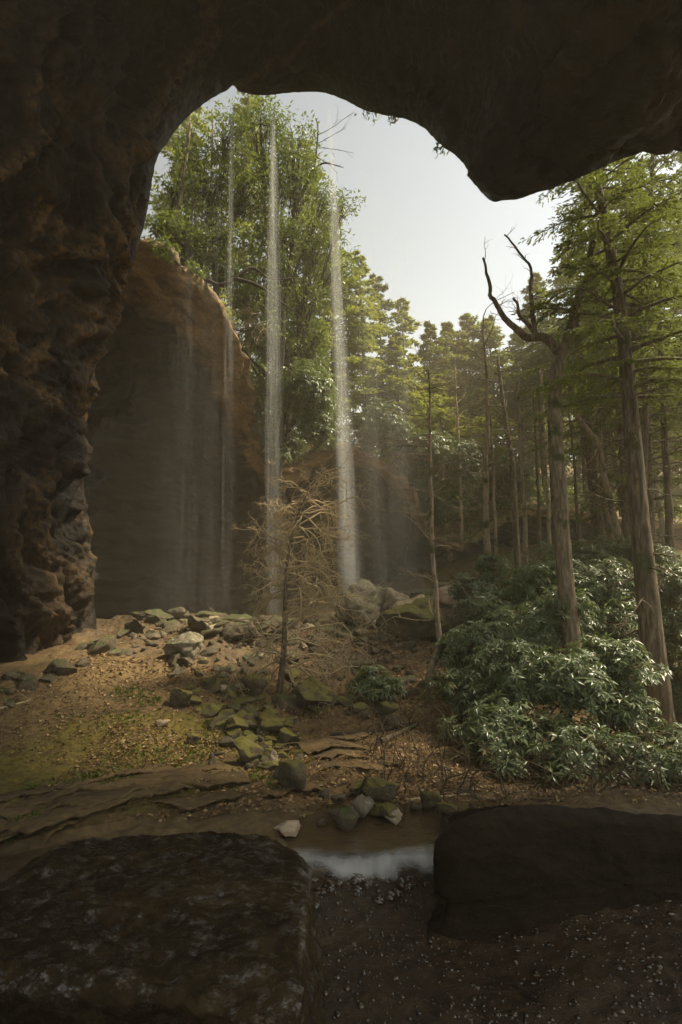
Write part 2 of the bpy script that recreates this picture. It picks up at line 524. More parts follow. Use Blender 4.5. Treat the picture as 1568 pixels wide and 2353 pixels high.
crk = -np.exp(-(fbm(q * np.array([1.0, 1.0, .55]) + warp * .7 + 5, 4) / .055) ** 2) * .13 - np.exp(-(fbm(q * np.array([.8, .8, 2.2]) + warp * .5 + 15, 4) / .05) ** 2) * .08
rib_ = (flow - .22 * .1) / .30 + fbm(q * np.array([3.1, 3.1, 1.2]) + 8, 4) * .35
disp = kk * (big + leftness * (flow + strata) + crk) + fine * (0.25 + .75 * kk)
disp = disp + (1 - leftness) * kk * ridged(q * np.array([.5, .5, .5]) + 3, 3) * .12
# the long diagonal rib on the roof and the crack beside it
line = np.array([P(500, -20, 10.2), P(420, 110, 10.4), P(330, 220, 10.8), (P(250, 340, 11)), P(190, 480, 10.8), P(130, 640, 10.4)])
ls = spline(line, 60)
dd = np.full(C.shape[:2], 1e9)
ray_c = nrm(C - np.array([0, 0, CAMZ]))
for s_ in nrm(ls - np.array([0, 0, CAMZ])):
    dd = np.minimum(dd, np.linalg.norm(ray_c - s_, axis=-1))
disp += np.exp(-(dd / .025) ** 2) * .45 * (1 + .5 * fbm(q * 2, 3)) * (C[..., 1] > 2)
C2 = C + nC * disp[..., None]
# outside of the arch: a thick brow of rock above the drip line
outer = []
top = E.copy()
cen = np.array([0, 0, 3.0])
rad = E - cen; rad[:, 1] = 0
rad = nrm(rad)
for out, back in ((.25, -.12), (.7, -.3), (1.6, -.5), (3.0, -.5), (4.5, .6), (5.2, 2.5), (6.0, 5)):
    o_ = E + rad * out
    o_[:, 1] = E[:, 1] - back
    o_ += fbm(o_ * .7, 4)[:, None] * np.array([.2, .2, .2]) * min(out, 1.2)
    outer.append(o_)
CV = np.concatenate([np.array(outer[::-1]), C2], 0)
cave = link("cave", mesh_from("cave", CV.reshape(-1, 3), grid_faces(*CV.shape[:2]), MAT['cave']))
crack = spline(np.array([P(830, -30, 11), P(770, 30, 11.6), P(700, 80, 12.2), P(620, 140, 13), P(540, 196, 14)]), 80)
d3 = np.full(C.shape[:2], 1e9)
for s_ in nrm(crack - np.array([0, 0, CAMZ])): d3 = np.minimum(d3, np.linalg.norm(ray_c - s_, axis=-1))
vein_litv = np.exp(-(dd / .012) ** 2) * .7 * sstep(9, 11, C[..., 2]) * (fbm(C * 1.7, 3) > -.25) + np.exp(-(d3 / .004) ** 2) * .7
vein_litv = np.maximum(vein_litv, .9 * sstep(.75, 1.5, rib_) * leftness * sstep(12.5, 9.0, C[..., 2]) * sstep(1.0, .985, a_rows)[:, None] * sstep(.2, .5, .5 + fbm(C * .8 + 3, 3) * .8))
vein_litv = np.where(C[..., 2] < 5.5, vein_litv * .45, vein_litv)
vein_litv = np.maximum(vein_litv, sstep(.86, .97, a_rows)[:, None] * sstep(.25, 1.0, rib_) * leftness * sstep(5.0, 6.2, C[..., 2]) * sstep(11.5, 10, C[..., 2]))  # ribs near the opening painted lighter, as if the sun caught them
vein_litv = np.concatenate([np.zeros((len(outer), NE)), vein_litv * (C[..., 1] > 3)], 0)
at = cave.data.attributes.new("vein_lit", 'FLOAT', 'POINT'); at.data.foreach_set("value", vein_litv.astype(np.float32).ravel())
tag(cave, "dark sandstone cave roof and ribbed left wall framing the view", "cave", kind="structure")
bw = []
# ------------------------------------------------------------------ far side of the alcove: curved cliff with a wooded slope on top
LIP = [(60, 430, 12.6), (200, 500, 13.6), (350, 555, 14.5), (400, 590, 15), (470, 650, 15.7), (528, 728, 16.5), (558, 800, 17.2), (575, 880, 18), (584, 960, 18.6), (602, 1035, 19), (650, 1080, 20), (712, 1055, 21.5),
       (780, 1018, 22.5), (850, 1045, 23.5), (910, 1082, 24), (945, 1118, 24.3), (968, 1190, 24.8), (1010, 1235, 25.5), (1062, 1246, 26.5), (1130, 1200, 27.5), (1200, 1166, 28), (1360, 1182, 28.5), (1568, 1200, 30), (1900, 1210, 32), (2600, 1230, 34)]
NL = 420
L3 = spline(np.array([P(*e) for e in LIP]), NL)
tan = np.gradient(L3, axis=0)
nout = np.stack([tan[:, 1], -tan[:, 0], 0 * tan[:, 0]], -1)
for _ in range(60):                                    # even out the facing of the rim
    nout[1:-1] = (nout[:-2] + nout[1:-1] * 2 + nout[2:]) / 4
nout = nrm(nout)
LH = np.clip((L3[:, 2] - 3.0) / 8.0, .25, 1.2)[:, None]
deepest = 6.5 * np.clip(LH, .35, 1)
up = np.array([[0, 0, 1.0]])
prof = [(-60, 24), (-40, 17), (-25, 12), (-16, 8.6), (-10, 5.8), (-6, 3.6), (-3.5, 2.0), (-2, 1.0), (-1, .42), (-.45, .14), (-.15, .02), (0, -.12), (-.02, -.30), (-.10, -.52), (-.32, -.72), (-.8, -.92), (-1.5, -1.12), (-2.4, -1.4), (-3.6, -1.75), (-5.0, -2.4), (-6.6, -3.5), (-7.6, -5.2)]
prof = np.array([(a, b, 0.0) for a, b in prof])
prof = np.concatenate([spline(prof[:10], 50)[:-1], spline(prof[9:], 90)])
ILIP = 49 + 8
rowsL = []
for a, b, _ in prof:
    s = LH if b < 0 else np.clip(LH, .6, 1)
    rowsL.append(L3 + nout * a * (s if b < 0 else 1.0) + up * b * s)
last = rowsL[-1]
for k in np.linspace(0, 1, 60)[1:]:
    r = last.copy()
    r[:, 2] = last[:, 2] * (1 - k) + (-.6) * k
    r -= nout * .9 * math.sin(k * 2.2)
    rowsL.append(r)
CL = np.array(rowsL)
nCL = grid_normals(CL)
nCL *= np.sign(np.sum(nCL[10:100] * np.array([0, 0, 1]), axis=(-1)).mean()) if False else 1
tow = np.array([2.0, 4, 8]) - CL
nCL = nCL * np.sign(np.sum(nCL * tow, -1, keepdims=True))
wp = np.stack([fbm(CL * .3, 3), fbm(CL * .3 + 31, 3), fbm(CL * .3 + 57, 3)], -1)
hillmask = sstep(44, 54, np.arange(len(CL)))[:, None] * np.ones((1, NL))
lipmask = .5 + .5 * sstep(ILIP, ILIP + 40, np.arange(len(CL)))[:, None]
dsp = hillmask * lipmask * (fbm(CL * np.array([.4, .4, 1.9]) + wp, 5) * .38 + ridged((CL + wp) * np.array([.9, .9, .5]), 4) * .22) + (1 - hillmask) * fbm(CL * .5, 5) * .2
fz_ = CL[..., 2] / .62 + fbm(CL * np.array([.25, .25, .2]), 3) * 1.1
lay = np.floor(fz_); frc = fz_ - lay
lamp = .5 + .5 * vnoise(np.stack([lay * 3.7, CL[..., 0] * .25, CL[..., 1] * .25], -1))
dsp = dsp + hillmask * .34 * lamp * (frc ** 2.5 - .3) * (.6 + .8 * (fbm(CL * 1.1, 4) > -.1))
dsp = dsp - hillmask * (np.exp(-(fbm(CL * np.array([.8, .8, .45]) + wp * .6 + 5, 4) / .06) ** 2) * .22)
rim = np.exp(-((np.arange(len(CL)) - ILIP - 6) / 16.0) ** 2)[:, None]
sarc = np.concatenate([[0], np.cumsum(np.linalg.norm(np.diff(L3, axis=0), axis=1))])
rr_ = np.arange(len(CL))[:, None] * .115 + 0 * sarc[None]
swave = fbm(np.stack([sarc * .45, 0 * sarc, 0 * sarc], -1), 3)[None] * 1.1
ribs = ridged(np.stack([sarc[None] * .42 + 0 * rr_, (rr_ + swave) * 2.1, 0 * rr_ + 2.2], -1), 4) * .27 + fbm(CL * np.array([1.6, 1.6, 2.2]), 5) * .13
rimw = np.exp(-((np.arange(len(CL)) - ILIP - 5) / 15.0) ** 2)[:, None]
dsp = dsp * (1 - .7 * rimw) + rimw * (ribs - .22)          # worn ribs running along the rim
CL = CL + nCL * dsp[..., None]
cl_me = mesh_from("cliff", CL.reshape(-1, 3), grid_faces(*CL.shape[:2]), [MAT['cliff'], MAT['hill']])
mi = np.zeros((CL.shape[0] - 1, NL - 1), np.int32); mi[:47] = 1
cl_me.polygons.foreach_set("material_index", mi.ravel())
under = np.clip((np.arange(len(CL)) - ILIP - 7) / 14.0, 0, 1)[:, None] + 0 * CL[..., 0]  # mask for the shade painted into the recess below the lip
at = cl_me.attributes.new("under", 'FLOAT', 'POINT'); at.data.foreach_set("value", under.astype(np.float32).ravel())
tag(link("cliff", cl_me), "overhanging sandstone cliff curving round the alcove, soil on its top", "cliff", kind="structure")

# ------------------------------------------------------------------ ground
GP = [P(0, 1880, 5.0), P(250, 1830, 5.45), P(480, 1800, 5.75), P(540, 1850, 5.2), P(0, 1790, 6.0), P(200, 1700, 6.8), P(200, 1600, 8), P(0, 1660, 7), P(0, 1545, 8), P(-200, 1580, 7.5), P(100, 1480, 10.5), P(210, 1435, 13), P(350, 1418, 13.5), P(480, 1425, 13.3), P(640, 1430, 13),
      P(400, 1550, 9.5), P(500, 1660, 7.8), P(430, 1740, 6.7), P(640, 1700, 7.6), P(700, 1620, 9), P(840, 1410, 14), P(960, 1385, 14.5), P(1060, 1380, 14.8), P(850, 1530, 10.5), P(960, 1500, 11), P(930, 1600, 9.2), P(800, 1740, 6.8), P(1000, 1760, 6.5),
      P(700, 1830, 5.6), P(620, 1900, 4.85), P(900, 1850, 5.25), P(1080, 1840, 5.5), P(1300, 1840, 5.6), P(1510, 1670, 9), P(1320, 1590, 9.4), P(1200, 1560, 10.5), P(1568, 1830, 5.6), P(1900, 1800, 6),
      [-6, 18, .3], [-7, 22, .2], [0, 18, .5], [0, 21, .3], [8, 18, 1.0], [14, 12, -.1], [20, 5, 0], [-1, 24, .5], [6, 26, 1.6], [14, 26, 2.0], [26, 26, 2], [10, 36, 5.5], [26, 44, 7], [0, 60, 12], [40, 60, 12], [-40, 60, 10], [-16, 10, 2], [-16, 20, 2],
      [1.7, 5.3, .16], [2.6, 5.2, .22], [1.2, 5.5, .14], [0, 4.75, .02], [.6, 4.75, .0], [1.0, 4.7, .0], [.3, 4.45, .08], [0, 4.1, -.04], [.5, 4.1, -.05], [1.0, 4.1, -.04], [0, 3.4, .0], [.8, 3.3, .0], [.2, 2.8, .02], [.2, 2, .1], [1.4, 3.0, .06], [2.2, 3.3, .16], [2.6, 2.9, .14], [1.3, 2.4, .06], [3.4, 3.0, .2], [-1.5, 3, .0], [-3, 4.3, .05], [-3.5, 2, .3], [-5, 5, .7], [-6, 0, .8], [4, 0, .4], [0, -2, .3], [-8, -6, .8], [8, -6, .8]]
GP = np.array([np.array(g, float) for g in GP])

def _phi(r2):
    return r2 * np.log(r2 + 1e-6) * .5
_d2 = ((GP[:, None, :2] - GP[None, :, :2]) ** 2).sum(-1)
_n = len(GP)
_A = np.zeros((_n + 3, _n + 3))
_A[:_n, :_n] = _phi(_d2) + np.eye(_n) * .15
_A[:_n, _n:] = np.c_[np.ones(_n), GP[:, :2]]
_A[_n:, :_n] = _A[:_n, _n:].T
_w = np.linalg.solve(_A, np.concatenate([GP[:, 2], [0, 0, 0]]))

def smooth_z(x, y):
    q = np.stack([x, y], -1)
    out = _w[_n] + _w[_n + 1] * x + _w[_n + 2] * y
    for i in range(_n):
        out = out + _w[i] * _phi((q[..., 0] - GP[i, 0]) ** 2 + (q[..., 1] - GP[i, 1]) ** 2)
    return out

def wet_zone(x, y):
    n = fbm(np.stack([x * 1.3, y * 1.3, 0 * x], -1), 3) * .25
    return sstep(4.75, 4.3, y + n - .12 * np.clip(-x - .4, 0, 3)) * sstep(-7, -4, x) * sstep(12, 7, x)

def gz(x, y):
    x = np.asarray(x, float); y = np.asarray(y, float)
    z = smooth_z(x, y)
    p = np.stack([x, y, 0 * x], -1)
    near = sstep(20, 12, y) * sstep(14, 9, np.abs(x))
    w = wet_zone(x, y)
    # thin rock ledges stepping up to the mossy bank
    wob = fbm(p * np.array([.8, .8, 1]), 4) * .22
    l = y - (6.15 + .40 * np.clip(x, -6, 0) + .02 * np.clip(x, 0, 3)) + wob
    st = 0
    for k in range(5):
        kx = l + .10 * k + fbm(p * np.array([1.3, 1.3, 1]) + 5.5 * k, 3) * .10
        st = st + (sstep(-.018, .018, kx) - sstep(-.5, .5, kx)) * (.05 - .004 * k)
    z = z + st * near * sstep(2.2, .9, x)
    for k in range(4):                                  # ledges across the path in the middle
        kx = y - (6.75 + .42 * k + .10 * x) + fbm(p * np.array([.9, .9, 1]) + 8.8 * k, 4) * .25
        z = z + near * (sstep(-.02, .02, kx) - sstep(-.45, .45, kx)) * .05 * sstep(-1.6, -.8, x) * sstep(2.4, 1.4, x)
    rough = .05 + .07 * sstep(7, 12, y)
    z = z + near * (1 - w) * (fbm(p * 1.5 + 3, 4) * rough + fbm(p * 7, 4) * .018)
    z = z + w * (fbm(p * 2.2 + 3, 4) * .03 + fbm(p * 9, 4) * .016 + ridged(p * 16 + 2, 3) * .006)
    z = z + (1 - near) * fbm(p * .15, 4) * .8 * sstep(14, 40, np.hypot(x, y))
    pool = sstep(.95, .75, np.hypot((x - .45) / 1.15, (y - 4.8) / .5)) * sstep(4.40, 4.52, y)
    z = z - pool * .14
    return z

def axis(lo, d0, d1, hi, step, n_out, pw=2.2):
    c = np.arange(d0, d1, step)
    k = np.linspace(0, 1, n_out + 1)[1:]
    return np.concatenate([(d0 - (d0 - lo) * k ** pw)[::-1], c, d1 + (hi - d1) * k ** pw])
gx = axis(-120, -6.2, 6.4, 140, .034, 50)
gy = np.concatenate([axis(-40, 1.6, 7.5, 7.6, .024, 30)[:-30], axis(7.4, 7.5, 15, 160, .05, 50)[50:]])
GX, GY = np.meshgrid(gx, gy, indexing='ij')
GZ = gz(GX, GY)
g_me = mesh_from("ground", np.stack([GX, GY, GZ], -1).reshape(-1, 3), grid_faces(*GX.shape), MAT['ground'])
wetv = wet_zone(GX, GY)
mossv = sstep(1.0, .45, np.hypot((GX + 2.4) / 2.3, (GY - 6.9 - .15 * GX) / 1.9)) * .85 + sstep(1., .3, np.hypot((GX + .5) / .8, (GY - 7.3) / 1.2)) * .35 + .10
damp = .6 * sstep(9.0, 12.0, GY) * sstep(24, 18, GY) * sstep(6, 3, GX)  # damp soil near the falls, darkened to stand in for alcove shade
for nm, vv in (("wet", np.maximum(wetv, damp)), ("moss", mossv * (1 - wetv))):
    at = g_me.attributes.new(nm, 'FLOAT', 'POINT')
    at.data.foreach_set("value", vv.astype(np.float32).ravel())
tag(link("ground", g_me), "brown earth bank, rock ledges and wet stream bed", "ground", kind="structure")

def G(px, py, lo=1.5, hi=45.0):
    """where the sight line through a measured place meets the ground"""
    D = np.geomspace(lo, hi, 500)
    w = P(px, py, 1.0) - np.array([0, 0, CAMZ])
    q = np.array([0, 0, CAMZ]) + w * D[:, None]
    h = q[:, 2] - gz(q[:, 0], q[:, 1])
    k = np.argmax(h < 0) if (h < 0).any() else len(D) - 1
    return np.array([q[k, 0], q[k, 1], gz(q[k, 0], q[k, 1])])

def closed_caps(V, nu, nv):
    """faces for a grid closed round in v, with fan-free end caps left to collapsed rows"""
    a = np.arange(nu * nv).reshape(nu, nv)
    b = np.roll(a, -1, axis=1)
    return np.stack([a[:-1], a[1:], b[1:], b[:-1]], -1).reshape(-1, 4)

# thin tilted rock layers breaking out of the bank: long overhanging slabs
rng0 = random.Random(4)
def ledge(line, wid, th, lift, seed):
    pl = spline(np.array([G(*e) for e in line]), 160)
    k = np.linspace(0, 1, 160)
    tn = nrm(np.gradient(pl, axis=0)); back = np.stack([-tn[:, 1], tn[:, 0], 0 * tn[:, 0]], -1)
    jag = (fbm(np.c_[pl[:, :2] * 2.2, 0 * k + seed], 5) * .20 + fbm(np.c_[pl[:, :2] * 9, 0 * k + seed], 3) * .05)[:, None]
    env = (np.minimum(k, 1 - k) * 9).clip(.02, 1)[:, None]
    zl = lift + .02 * fbm(np.c_[pl[:, :2] * 1.5, 0 * k + seed], 3)
    R = []
    for b_, z_ in ((wid, -.10), (wid, 0), (wid * .6, .25), (wid * .25, .75), (.02, 1), (0, .8), (.01, .45), (.05, .12), (.14, 0), (wid * .6, -.3)):
        q_ = pl + back * (b_ + jag * (1 - b_ / wid)) * (1 if b_ > .1 else 1)
        q_[:, 2] = pl[:, 2] + zl + z_ * th * env[:, 0]
        q_ += fbm(q_ * 8 + seed, 3)[:, None] * .006
        R.append(q_)
    R = np.array(R).transpose(1, 0, 2)
    o = link("rock_ledge", mesh_from("rock_ledge", R.reshape(-1, 3), closed_caps(R, *R.shape[:2]), MAT['ground']))
    tag(o, kind="structure")

# water of the little pool and the white slide below it
wx = np.linspace(-1.3, 1.7, 80); wy = np.linspace(4.44, 5.3, 40)
WX, WY = np.meshgrid(wx, wy, indexing='ij')
wz = .075 + 0 * WX
tag(link("water", mesh_from("water", np.stack([WX, WY, wz], -1).reshape(-1, 3), grid_faces(*WX.shape), MAT['water'])), "shallow brown pool of stream water", "water", kind="structure")
u = np.linspace(0, 1, 120)[:, None]; v = np.linspace(0, 1, 60)[None]
fx = -.75 + 2.3 * u + 0 * v
edge_y = 4.12 + .07 * fbm(np.stack([fx * 2.2, 0 * fx, 0 * fx], -1), 4)
fy = 4.80 * (1 - v) + edge_y * v
fz = .080 + .005 * fbm(np.stack([fx * 5, fy * 9, 0 * fx], -1), 3) - .10 * sstep(.68, 1, v)
fz = np.maximum(fz, gz(fx, fy) + .010 + .012 * np.abs(fbm(np.stack([fx * 7, fy * 7, 0 * fx], -1), 3)) * sstep(.65, .8, v))
vv_ = v + .16 * fbm(np.stack([fx * 1.3, 0 * fx, 0 * fx + 6], -1), 3) + .02 * (fx - .3)
fo = sstep(.24, .72, vv_) * 1.0 - .9 * sstep(.80, 1.0, v + .10 * fbm(np.stack([fx * 5, fy * 3, 0 * fx], -1), 3)) + .22 * fbm(np.stack([fx * 1.6, fy * .6, 0 * fx + 2], -1), 3)
fo = fo - .45 * sstep(.45, .95, np.abs(fx - .3))
f_me = mesh_from("white_water", np.stack([fx, fy, fz], -1).reshape(-1, 3), grid_faces(120, 60), MAT['foam'])
at = f_me.attributes.new("foam", 'FLOAT', 'POINT'); at.data.foreach_set("value", fo.astype(np.float32).ravel())
tag(link("white_water", f_me), "white water sliding over the low lip of the pool", "white water", kind="structure")

for k in range(13):
    f = k / 12
    y0, y1 = 1868 + 92 * f, 1768 + 62 * f
    x0 = -60 + rng0.uniform(0, 160) * (k % 3 > 0); x1 = rng0.uniform(380, 600)
    ledge([(x0, y0 - .05 * (x0 + 60)), (160, y0 - (y0 - y1) * .42 + rng0.uniform(-5, 5)), (320, y0 - (y0 - y1) * .72 + rng0.uniform(-5, 5)), (x1, y1 - .08 * (x1 - 480))], rng0.uniform(.3, .6), rng0.uniform(.03, .06), rng0.uniform(-.01, .03), k)
for k in range(8):
    x0, y0 = rng0.uniform(540, 760), rng0.uniform(1690, 1830); L_ = rng0.uniform(120, 260)
    ledge([(x0, y0), (x0 + L_ * .5, y0 - 10 + rng0.uniform(-5, 5)), (x0 + L_, y0 - 18)], rng0.uniform(.25, .5), rng0.uniform(.025, .05), rng0.uniform(-.01, .02), 30 + k)

# ------------------------------------------------------------------ the two big foreground boulders
far = [(-420, 2140, 2.85), (-150, 2090, 2.9), (0, 2037, 2.95), (60, 1986, 3.0), (130, 1944, 3.05), (200, 1928, 3.1), (330, 1916, 3.1), (450, 1912, 3.1), (560, 1915, 3.1), (630, 1929, 3.05), (680, 1960, 2.95), (708, 1996, 2.82)]
nea = [(-420, 2240, 1.95), (-150, 2245, 1.95), (0, 2247, 1.95), (60, 2255, 1.95), (130, 2264, 1.93), (200, 2272, 1.92), (330, 2282, 1.9), (400, 2292, 1.88), (470, 2312, 1.84), (560, 2342, 1.78), (620, 2362, 1.74), (672, 2380, 1.7)]
nu_ = 260
fr = spline(np.array([P(*e) for e in far]), nu_); ne = spline(np.array([P(*e) for e in nea]), nu_)
ring = []
fb = fr.copy(); fb[:, 2] = -.2; fb[:, 1] += .15
nb = ne.copy(); nb[:, 2] = -.2; nb[:, 1] += .45
nm_ = ne.copy(); nm_[:, 2] -= .18; nm_[:, 1] += .10
for k in np.linspace(0, 1, 26)[:-1]: ring.append(fb * (1 - k) + fr * k)
for k in np.linspace(0, 1, 170)[:-1]: ring.append(fr * (1 - k) + ne * k + np.array([0, 0, .05 * math.sin(k * math.pi)]))
for k in np.linspace(0, 1, 14)[:-1]: ring.append(ne * (1 - k) + nm_ * k)
for k in np.linspace(0, 1, 20): ring.append(nm_ * (1 - k) + nb * k)
B = np.array(ring).transpose(1, 0, 2)                 # (nu, nv, 3)
last = B[-1]
ext = []
for k in np.linspace(0, 1, 40)[1:]:
    e = last.copy()
    e[:, 2] = last[:, 2] * (1 - k) + (-.2) * k
    e[:, 0] += .012 * math.sin(min(k * 6, 1) * math.pi / 2) + .03 * k
    ext.append(e)
B = np.concatenate([B, np.array(ext)], 0)
nB = grid_normals(B); nB *= np.sign(np.sum(nB * (B - np.array([-1, 2.5, .3])), -1, keepdims=True))
q = B
d_ = fbm(q * np.array([1.1, 2.6, 3.0]), 4) * .032 + ridged(q * np.array([1.1, 4.6, 4]) + fbm(q * 2, 2)[..., None] * .8, 4) * .016 + fbm(q * np.array([9, 16, 12]), 4) * .012 + fbm(q * np.array([22, 34, 27]), 3) * .006
B = B + nB * d_[..., None]
lb = link("boulder", mesh_from("boulder", B.reshape(-1, 3), closed_caps(B, *B.shape[:2]), MAT['wet']))
tag(lb, "broad wet slab boulder with glistening flat top in the near corner beside the stream", "boulder")

outl = [(1008, 1990), (1012, 1935), (1030, 1905), (1052, 1885), (1090, 1868), (1135, 1856), (1200, 1850), (1290, 1855), (1400, 1864), (1480, 1870), (1568, 1878), (1700, 1884), (1860, 1930), (1930, 2040), (1900, 2130), (1700, 2140), (1568, 2128), (1470, 2135), (1380, 2143), (1310, 2160), (1250, 2180), (1200, 2205), (1150, 2215), (1085, 2200), (1040, 2175), (1000, 2160), (1030, 2130), (1034, 2095), (1034, 2072), (1010, 2066), (1008, 2030)]
O3 = spline(np.array([P(a, b, 3.62) for a, b in outl + outl[:1]]), 361)[:-1]
c3 = O3.mean(0)
secs = [(3.5, .02), (3.5, .3), (3.5, .6), (3.51, .85), (3.54, .95), (3.62, 1.0)] + [(3.62 + .1 * k, 1.0 - .016 * k) for k in range(1, 12)] + [(4.8, .78), (4.9, .66), (4.95, .5), (4.95, .02)]
secs = spline(np.array([(a, b, 0) for a, b in secs]), 110)
RB = []
for yy, s, _ in secs:
    r = c3 + (O3 - c3) * s
    top_drop = sstep(.15, .6, r[:, 2]) * max(yy - 3.62, 0) * .62
    r[:, 2] -= top_drop
    r[:, 1] = yy - (.12 * (r[:, 2] < .25) if False else 0) + .14 * sstep(.75, .0, r[:, 2]) * (yy < 3.6)
    RB.append(r)
RB = np.array(RB)
nR = grid_normals(RB); nR *= np.sign(np.sum(nR * (RB - np.array([2.3, 4.2, .4])), -1, keepdims=True))
RB = RB + nR * (fbm(RB * np.array([1.6, 2.2, 2.6]), 5) * .028 + ridged(RB * np.array([3, 3, 5]), 4) * .012 + fbm(RB * 14, 4) * .006)[..., None]
rb = link("boulder", mesh_from("boulder", RB.reshape(-1, 3), closed_caps(RB, *RB.shape[:2]), MAT['black']))
tag(rb, "massive black overhanging boulder on the wet stream bed in front of the rhododendrons", "boulder")

# ------------------------------------------------------------------ loose stones
def rock_data(seed, sub=4, planes=14, lo=.45, hi=.8, noise=.15, slab=1.0):
    rs = np.random.RandomState(seed)
    bm = bmesh.new()
    bmesh.ops.create_icosphere(bm, subdivisions=sub, radius=1.0)
    V = np.array([v.co[:] for v in bm.verts]); F = np.array([[v.index for v in f.verts] for f in bm.faces])
    bm.free()
    for _ in range(planes):
        n = nrm(rs.randn(3)); d = rs.uniform(lo, hi)
        V = V - n * np.maximum(V @ n - d, 0)[:, None] * .96
    V = V + nrm(V) * (fbm(V * 1.7 + seed, 4) * noise + fbm(V * 6 + seed, 3) * noise * .3)[:, None]
    V = V / np.abs(V).max(0)
    V[:, 2] *= slab
    return V, F

ROCKS = {}
for mk in ('scree', 'mossy', 'lichen', 'pale', 'tan'):
    ROCKS[mk] = []
    for k in range(6 if mk in ('scree', 'mossy') else 2):
        V, F = rock_data(100 + k * 7 + len(mk), 4, 13, .34, .74, .075)
        ROCKS[mk].append(mesh_from("rock", V, F, MAT[mk]))
rng = random.Random(11)

def stone(px, py, wpx, hpx, mk, label, depth_ratio=.8, D=None, rz=None, tilt=0.25, name="rock", group=None, hero=None, sink=.36):
    g = G(px, py) if D is None else P(px, py, D)
    if D is None and g[2] < .07 and 4.3 < g[1] < 6:      # stands in the pool: measure it at the waterline
        w_ = P(px, py, 1.0) - np.array([0, 0, CAMZ]); D_ = (.072 - CAMZ) / w_[2]
        g = np.array([0, 0, CAMZ]) + w_ * D_
    if D is not None: g[2] = P(px, py, D)[2]
    s = g[1] / FPX
    w, h = wpx * s / 2, hpx * s / 2
    if hero is not None:
        V, F = rock_data(hero, 5 if wpx > 90 else 4, 13, .45, .82, .14)
        me = mesh_from(name, V, F, MAT[mk])
    else:
        me = rng.choice(ROCKS[mk])
    o = link(name, me)
    o.scale = (w, w * depth_ratio, h)
    o.location = (g[0], g[1] + w * depth_ratio * .5, g[2] + h * (1 - 2 * sink))
    o.rotation_euler = (rng.uniform(-tilt, tilt), rng.uniform(-tilt, tilt), rng.uniform(0, 6.28) if rz is None else rz)
    tag(o, label, "rock" if name == "rock" else name, group)
    return o

# named stones: (x, lowest y, width, height, material, label)
for a in [
    (663, 1818, 82, 78, 'mossy', "rounded mossy boulder standing alone on the path above the pool, under the small black stone"),
    (708, 1640, 118, 92, 'mossy', "big dark green block at the foot of the dead hemlock"),
    (876, 1845, 82, 50, 'mossy', "largest mossy stone of the cluster at the pool's far edge"),
    (836, 1880, 56, 50, 'lichen', "mossy stone with white lichen patches in the pool's edge cluster"),
    (890, 1888, 66, 40, 'mossy', "low green stone between the lichen stone and the pale wet stone at the pool"),
    (905, 1893, 40, 30, 'pale', "pale wet stone lying at the waterline of the pool cluster"),
    (800, 1905, 52, 44, 'scree', "brown stone standing in the pool at the near end of the cluster"),
    (773, 1888, 42, 26, 'scree', "flat brown stone left of the lichen stone at the pool"),
    (992, 1868, 48, 44, 'mossy', "mossy stone standing alone at the pool's back edge, right of the cluster"),
    (1032, 1876, 46, 26, 'mossy', "low mossy stone beside the black boulder at the pool's back edge"),
    (660, 1925, 62, 32, 'tan', "smooth tan stone at the corner of the wet slab boulder"),
    (745, 1840, 28, 24, 'scree', "small square brown stone above the pool cluster, left one of a close pair"),
    (775, 1850, 36, 22, 'scree', "small flat brown stone above the pool cluster, right one of a close pair"),
    (826, 1828, 44, 30, 'mossy', "dark mossy stone tucked behind the largest stone of the pool cluster"),
    (955, 1866, 30, 20, 'scree', "small dark stone half in water between the pool cluster and the lone mossy stone"),
    (740, 1898, 26, 18, 'scree', "little brown stone on the pool's left shore"),
    (682, 1762, 22, 20, 'scree', "small stone with dark top resting on the lone mossy boulder's back"),
    (657, 1762, 22, 12, 'pale', "small whitish stone on the ground behind the lone mossy boulder"),
    (630, 1758, 22, 44, 'pale', "upright pale splinter of stone among green stones"),
    (418, 1520, 92, 70, 'lichen', "big lichen spotted block with a dark undercut on the rubble slope"),
    (345, 1428, 96, 32, 'scree', "long flat slab at the crest of the rubble before the dark alcove"),
    (402, 1424, 44, 30, 'scree', "squarish block beside the long flat slab on the rubble crest"),
    (412, 1632, 70, 52, 'mossy', "mossy block with yellow leaves on top, in the middle of the earth bank"),
    (540, 1478, 100, 52, 'scree', "long dark slab tilted on the rubble below the alcove"),
    (586, 1610, 64, 60, 'mossy', "mossy wedge shaped block left of the dead hemlock's foot"),
    (372, 1672, 40, 18, 'tan', "slim tan stone lying on the mossy bank"),
    (438, 1712, 34, 24, 'mossy', "small mossy stone low on the bank edge"),
    (728, 1730, 30, 24, 'mossy', "small mossy stone on the brown path above the lone boulder"),
    (570, 1762, 66, 56, 'mossy', "low moss covered rock at the foot of the bank, beside the pale splinter"),
    (660, 1720, 60, 46, 'mossy', "moss covered rock behind the pale splinter"),
    (620, 1690, 70, 40, 'mossy', "slanting moss covered slab on the strip of green stones"),
    (540, 1690, 60, 40, 'mossy', "moss covered rock at the top of the strip of green stones"),
    (520, 1720, 40, 26, 'scree', "grey stone left of the strip of green stones"),
    (600, 1736, 40, 28, 'mossy', "small green stone in the middle of the strip of green stones"),
    (905, 1672, 60, 34, 'scree', "brown stone by the fallen branches below the bare sapling"),
]:
    k_ = 1.08 if a[1] > 1820 else 1.0
    stone(a[0], a[1], a[2] * k_, a[3] * k_, a[4], a[5], hero=int(a[0] + a[1]), tilt=.15, rz=rng.uniform(-.3, .3), sink=.12)

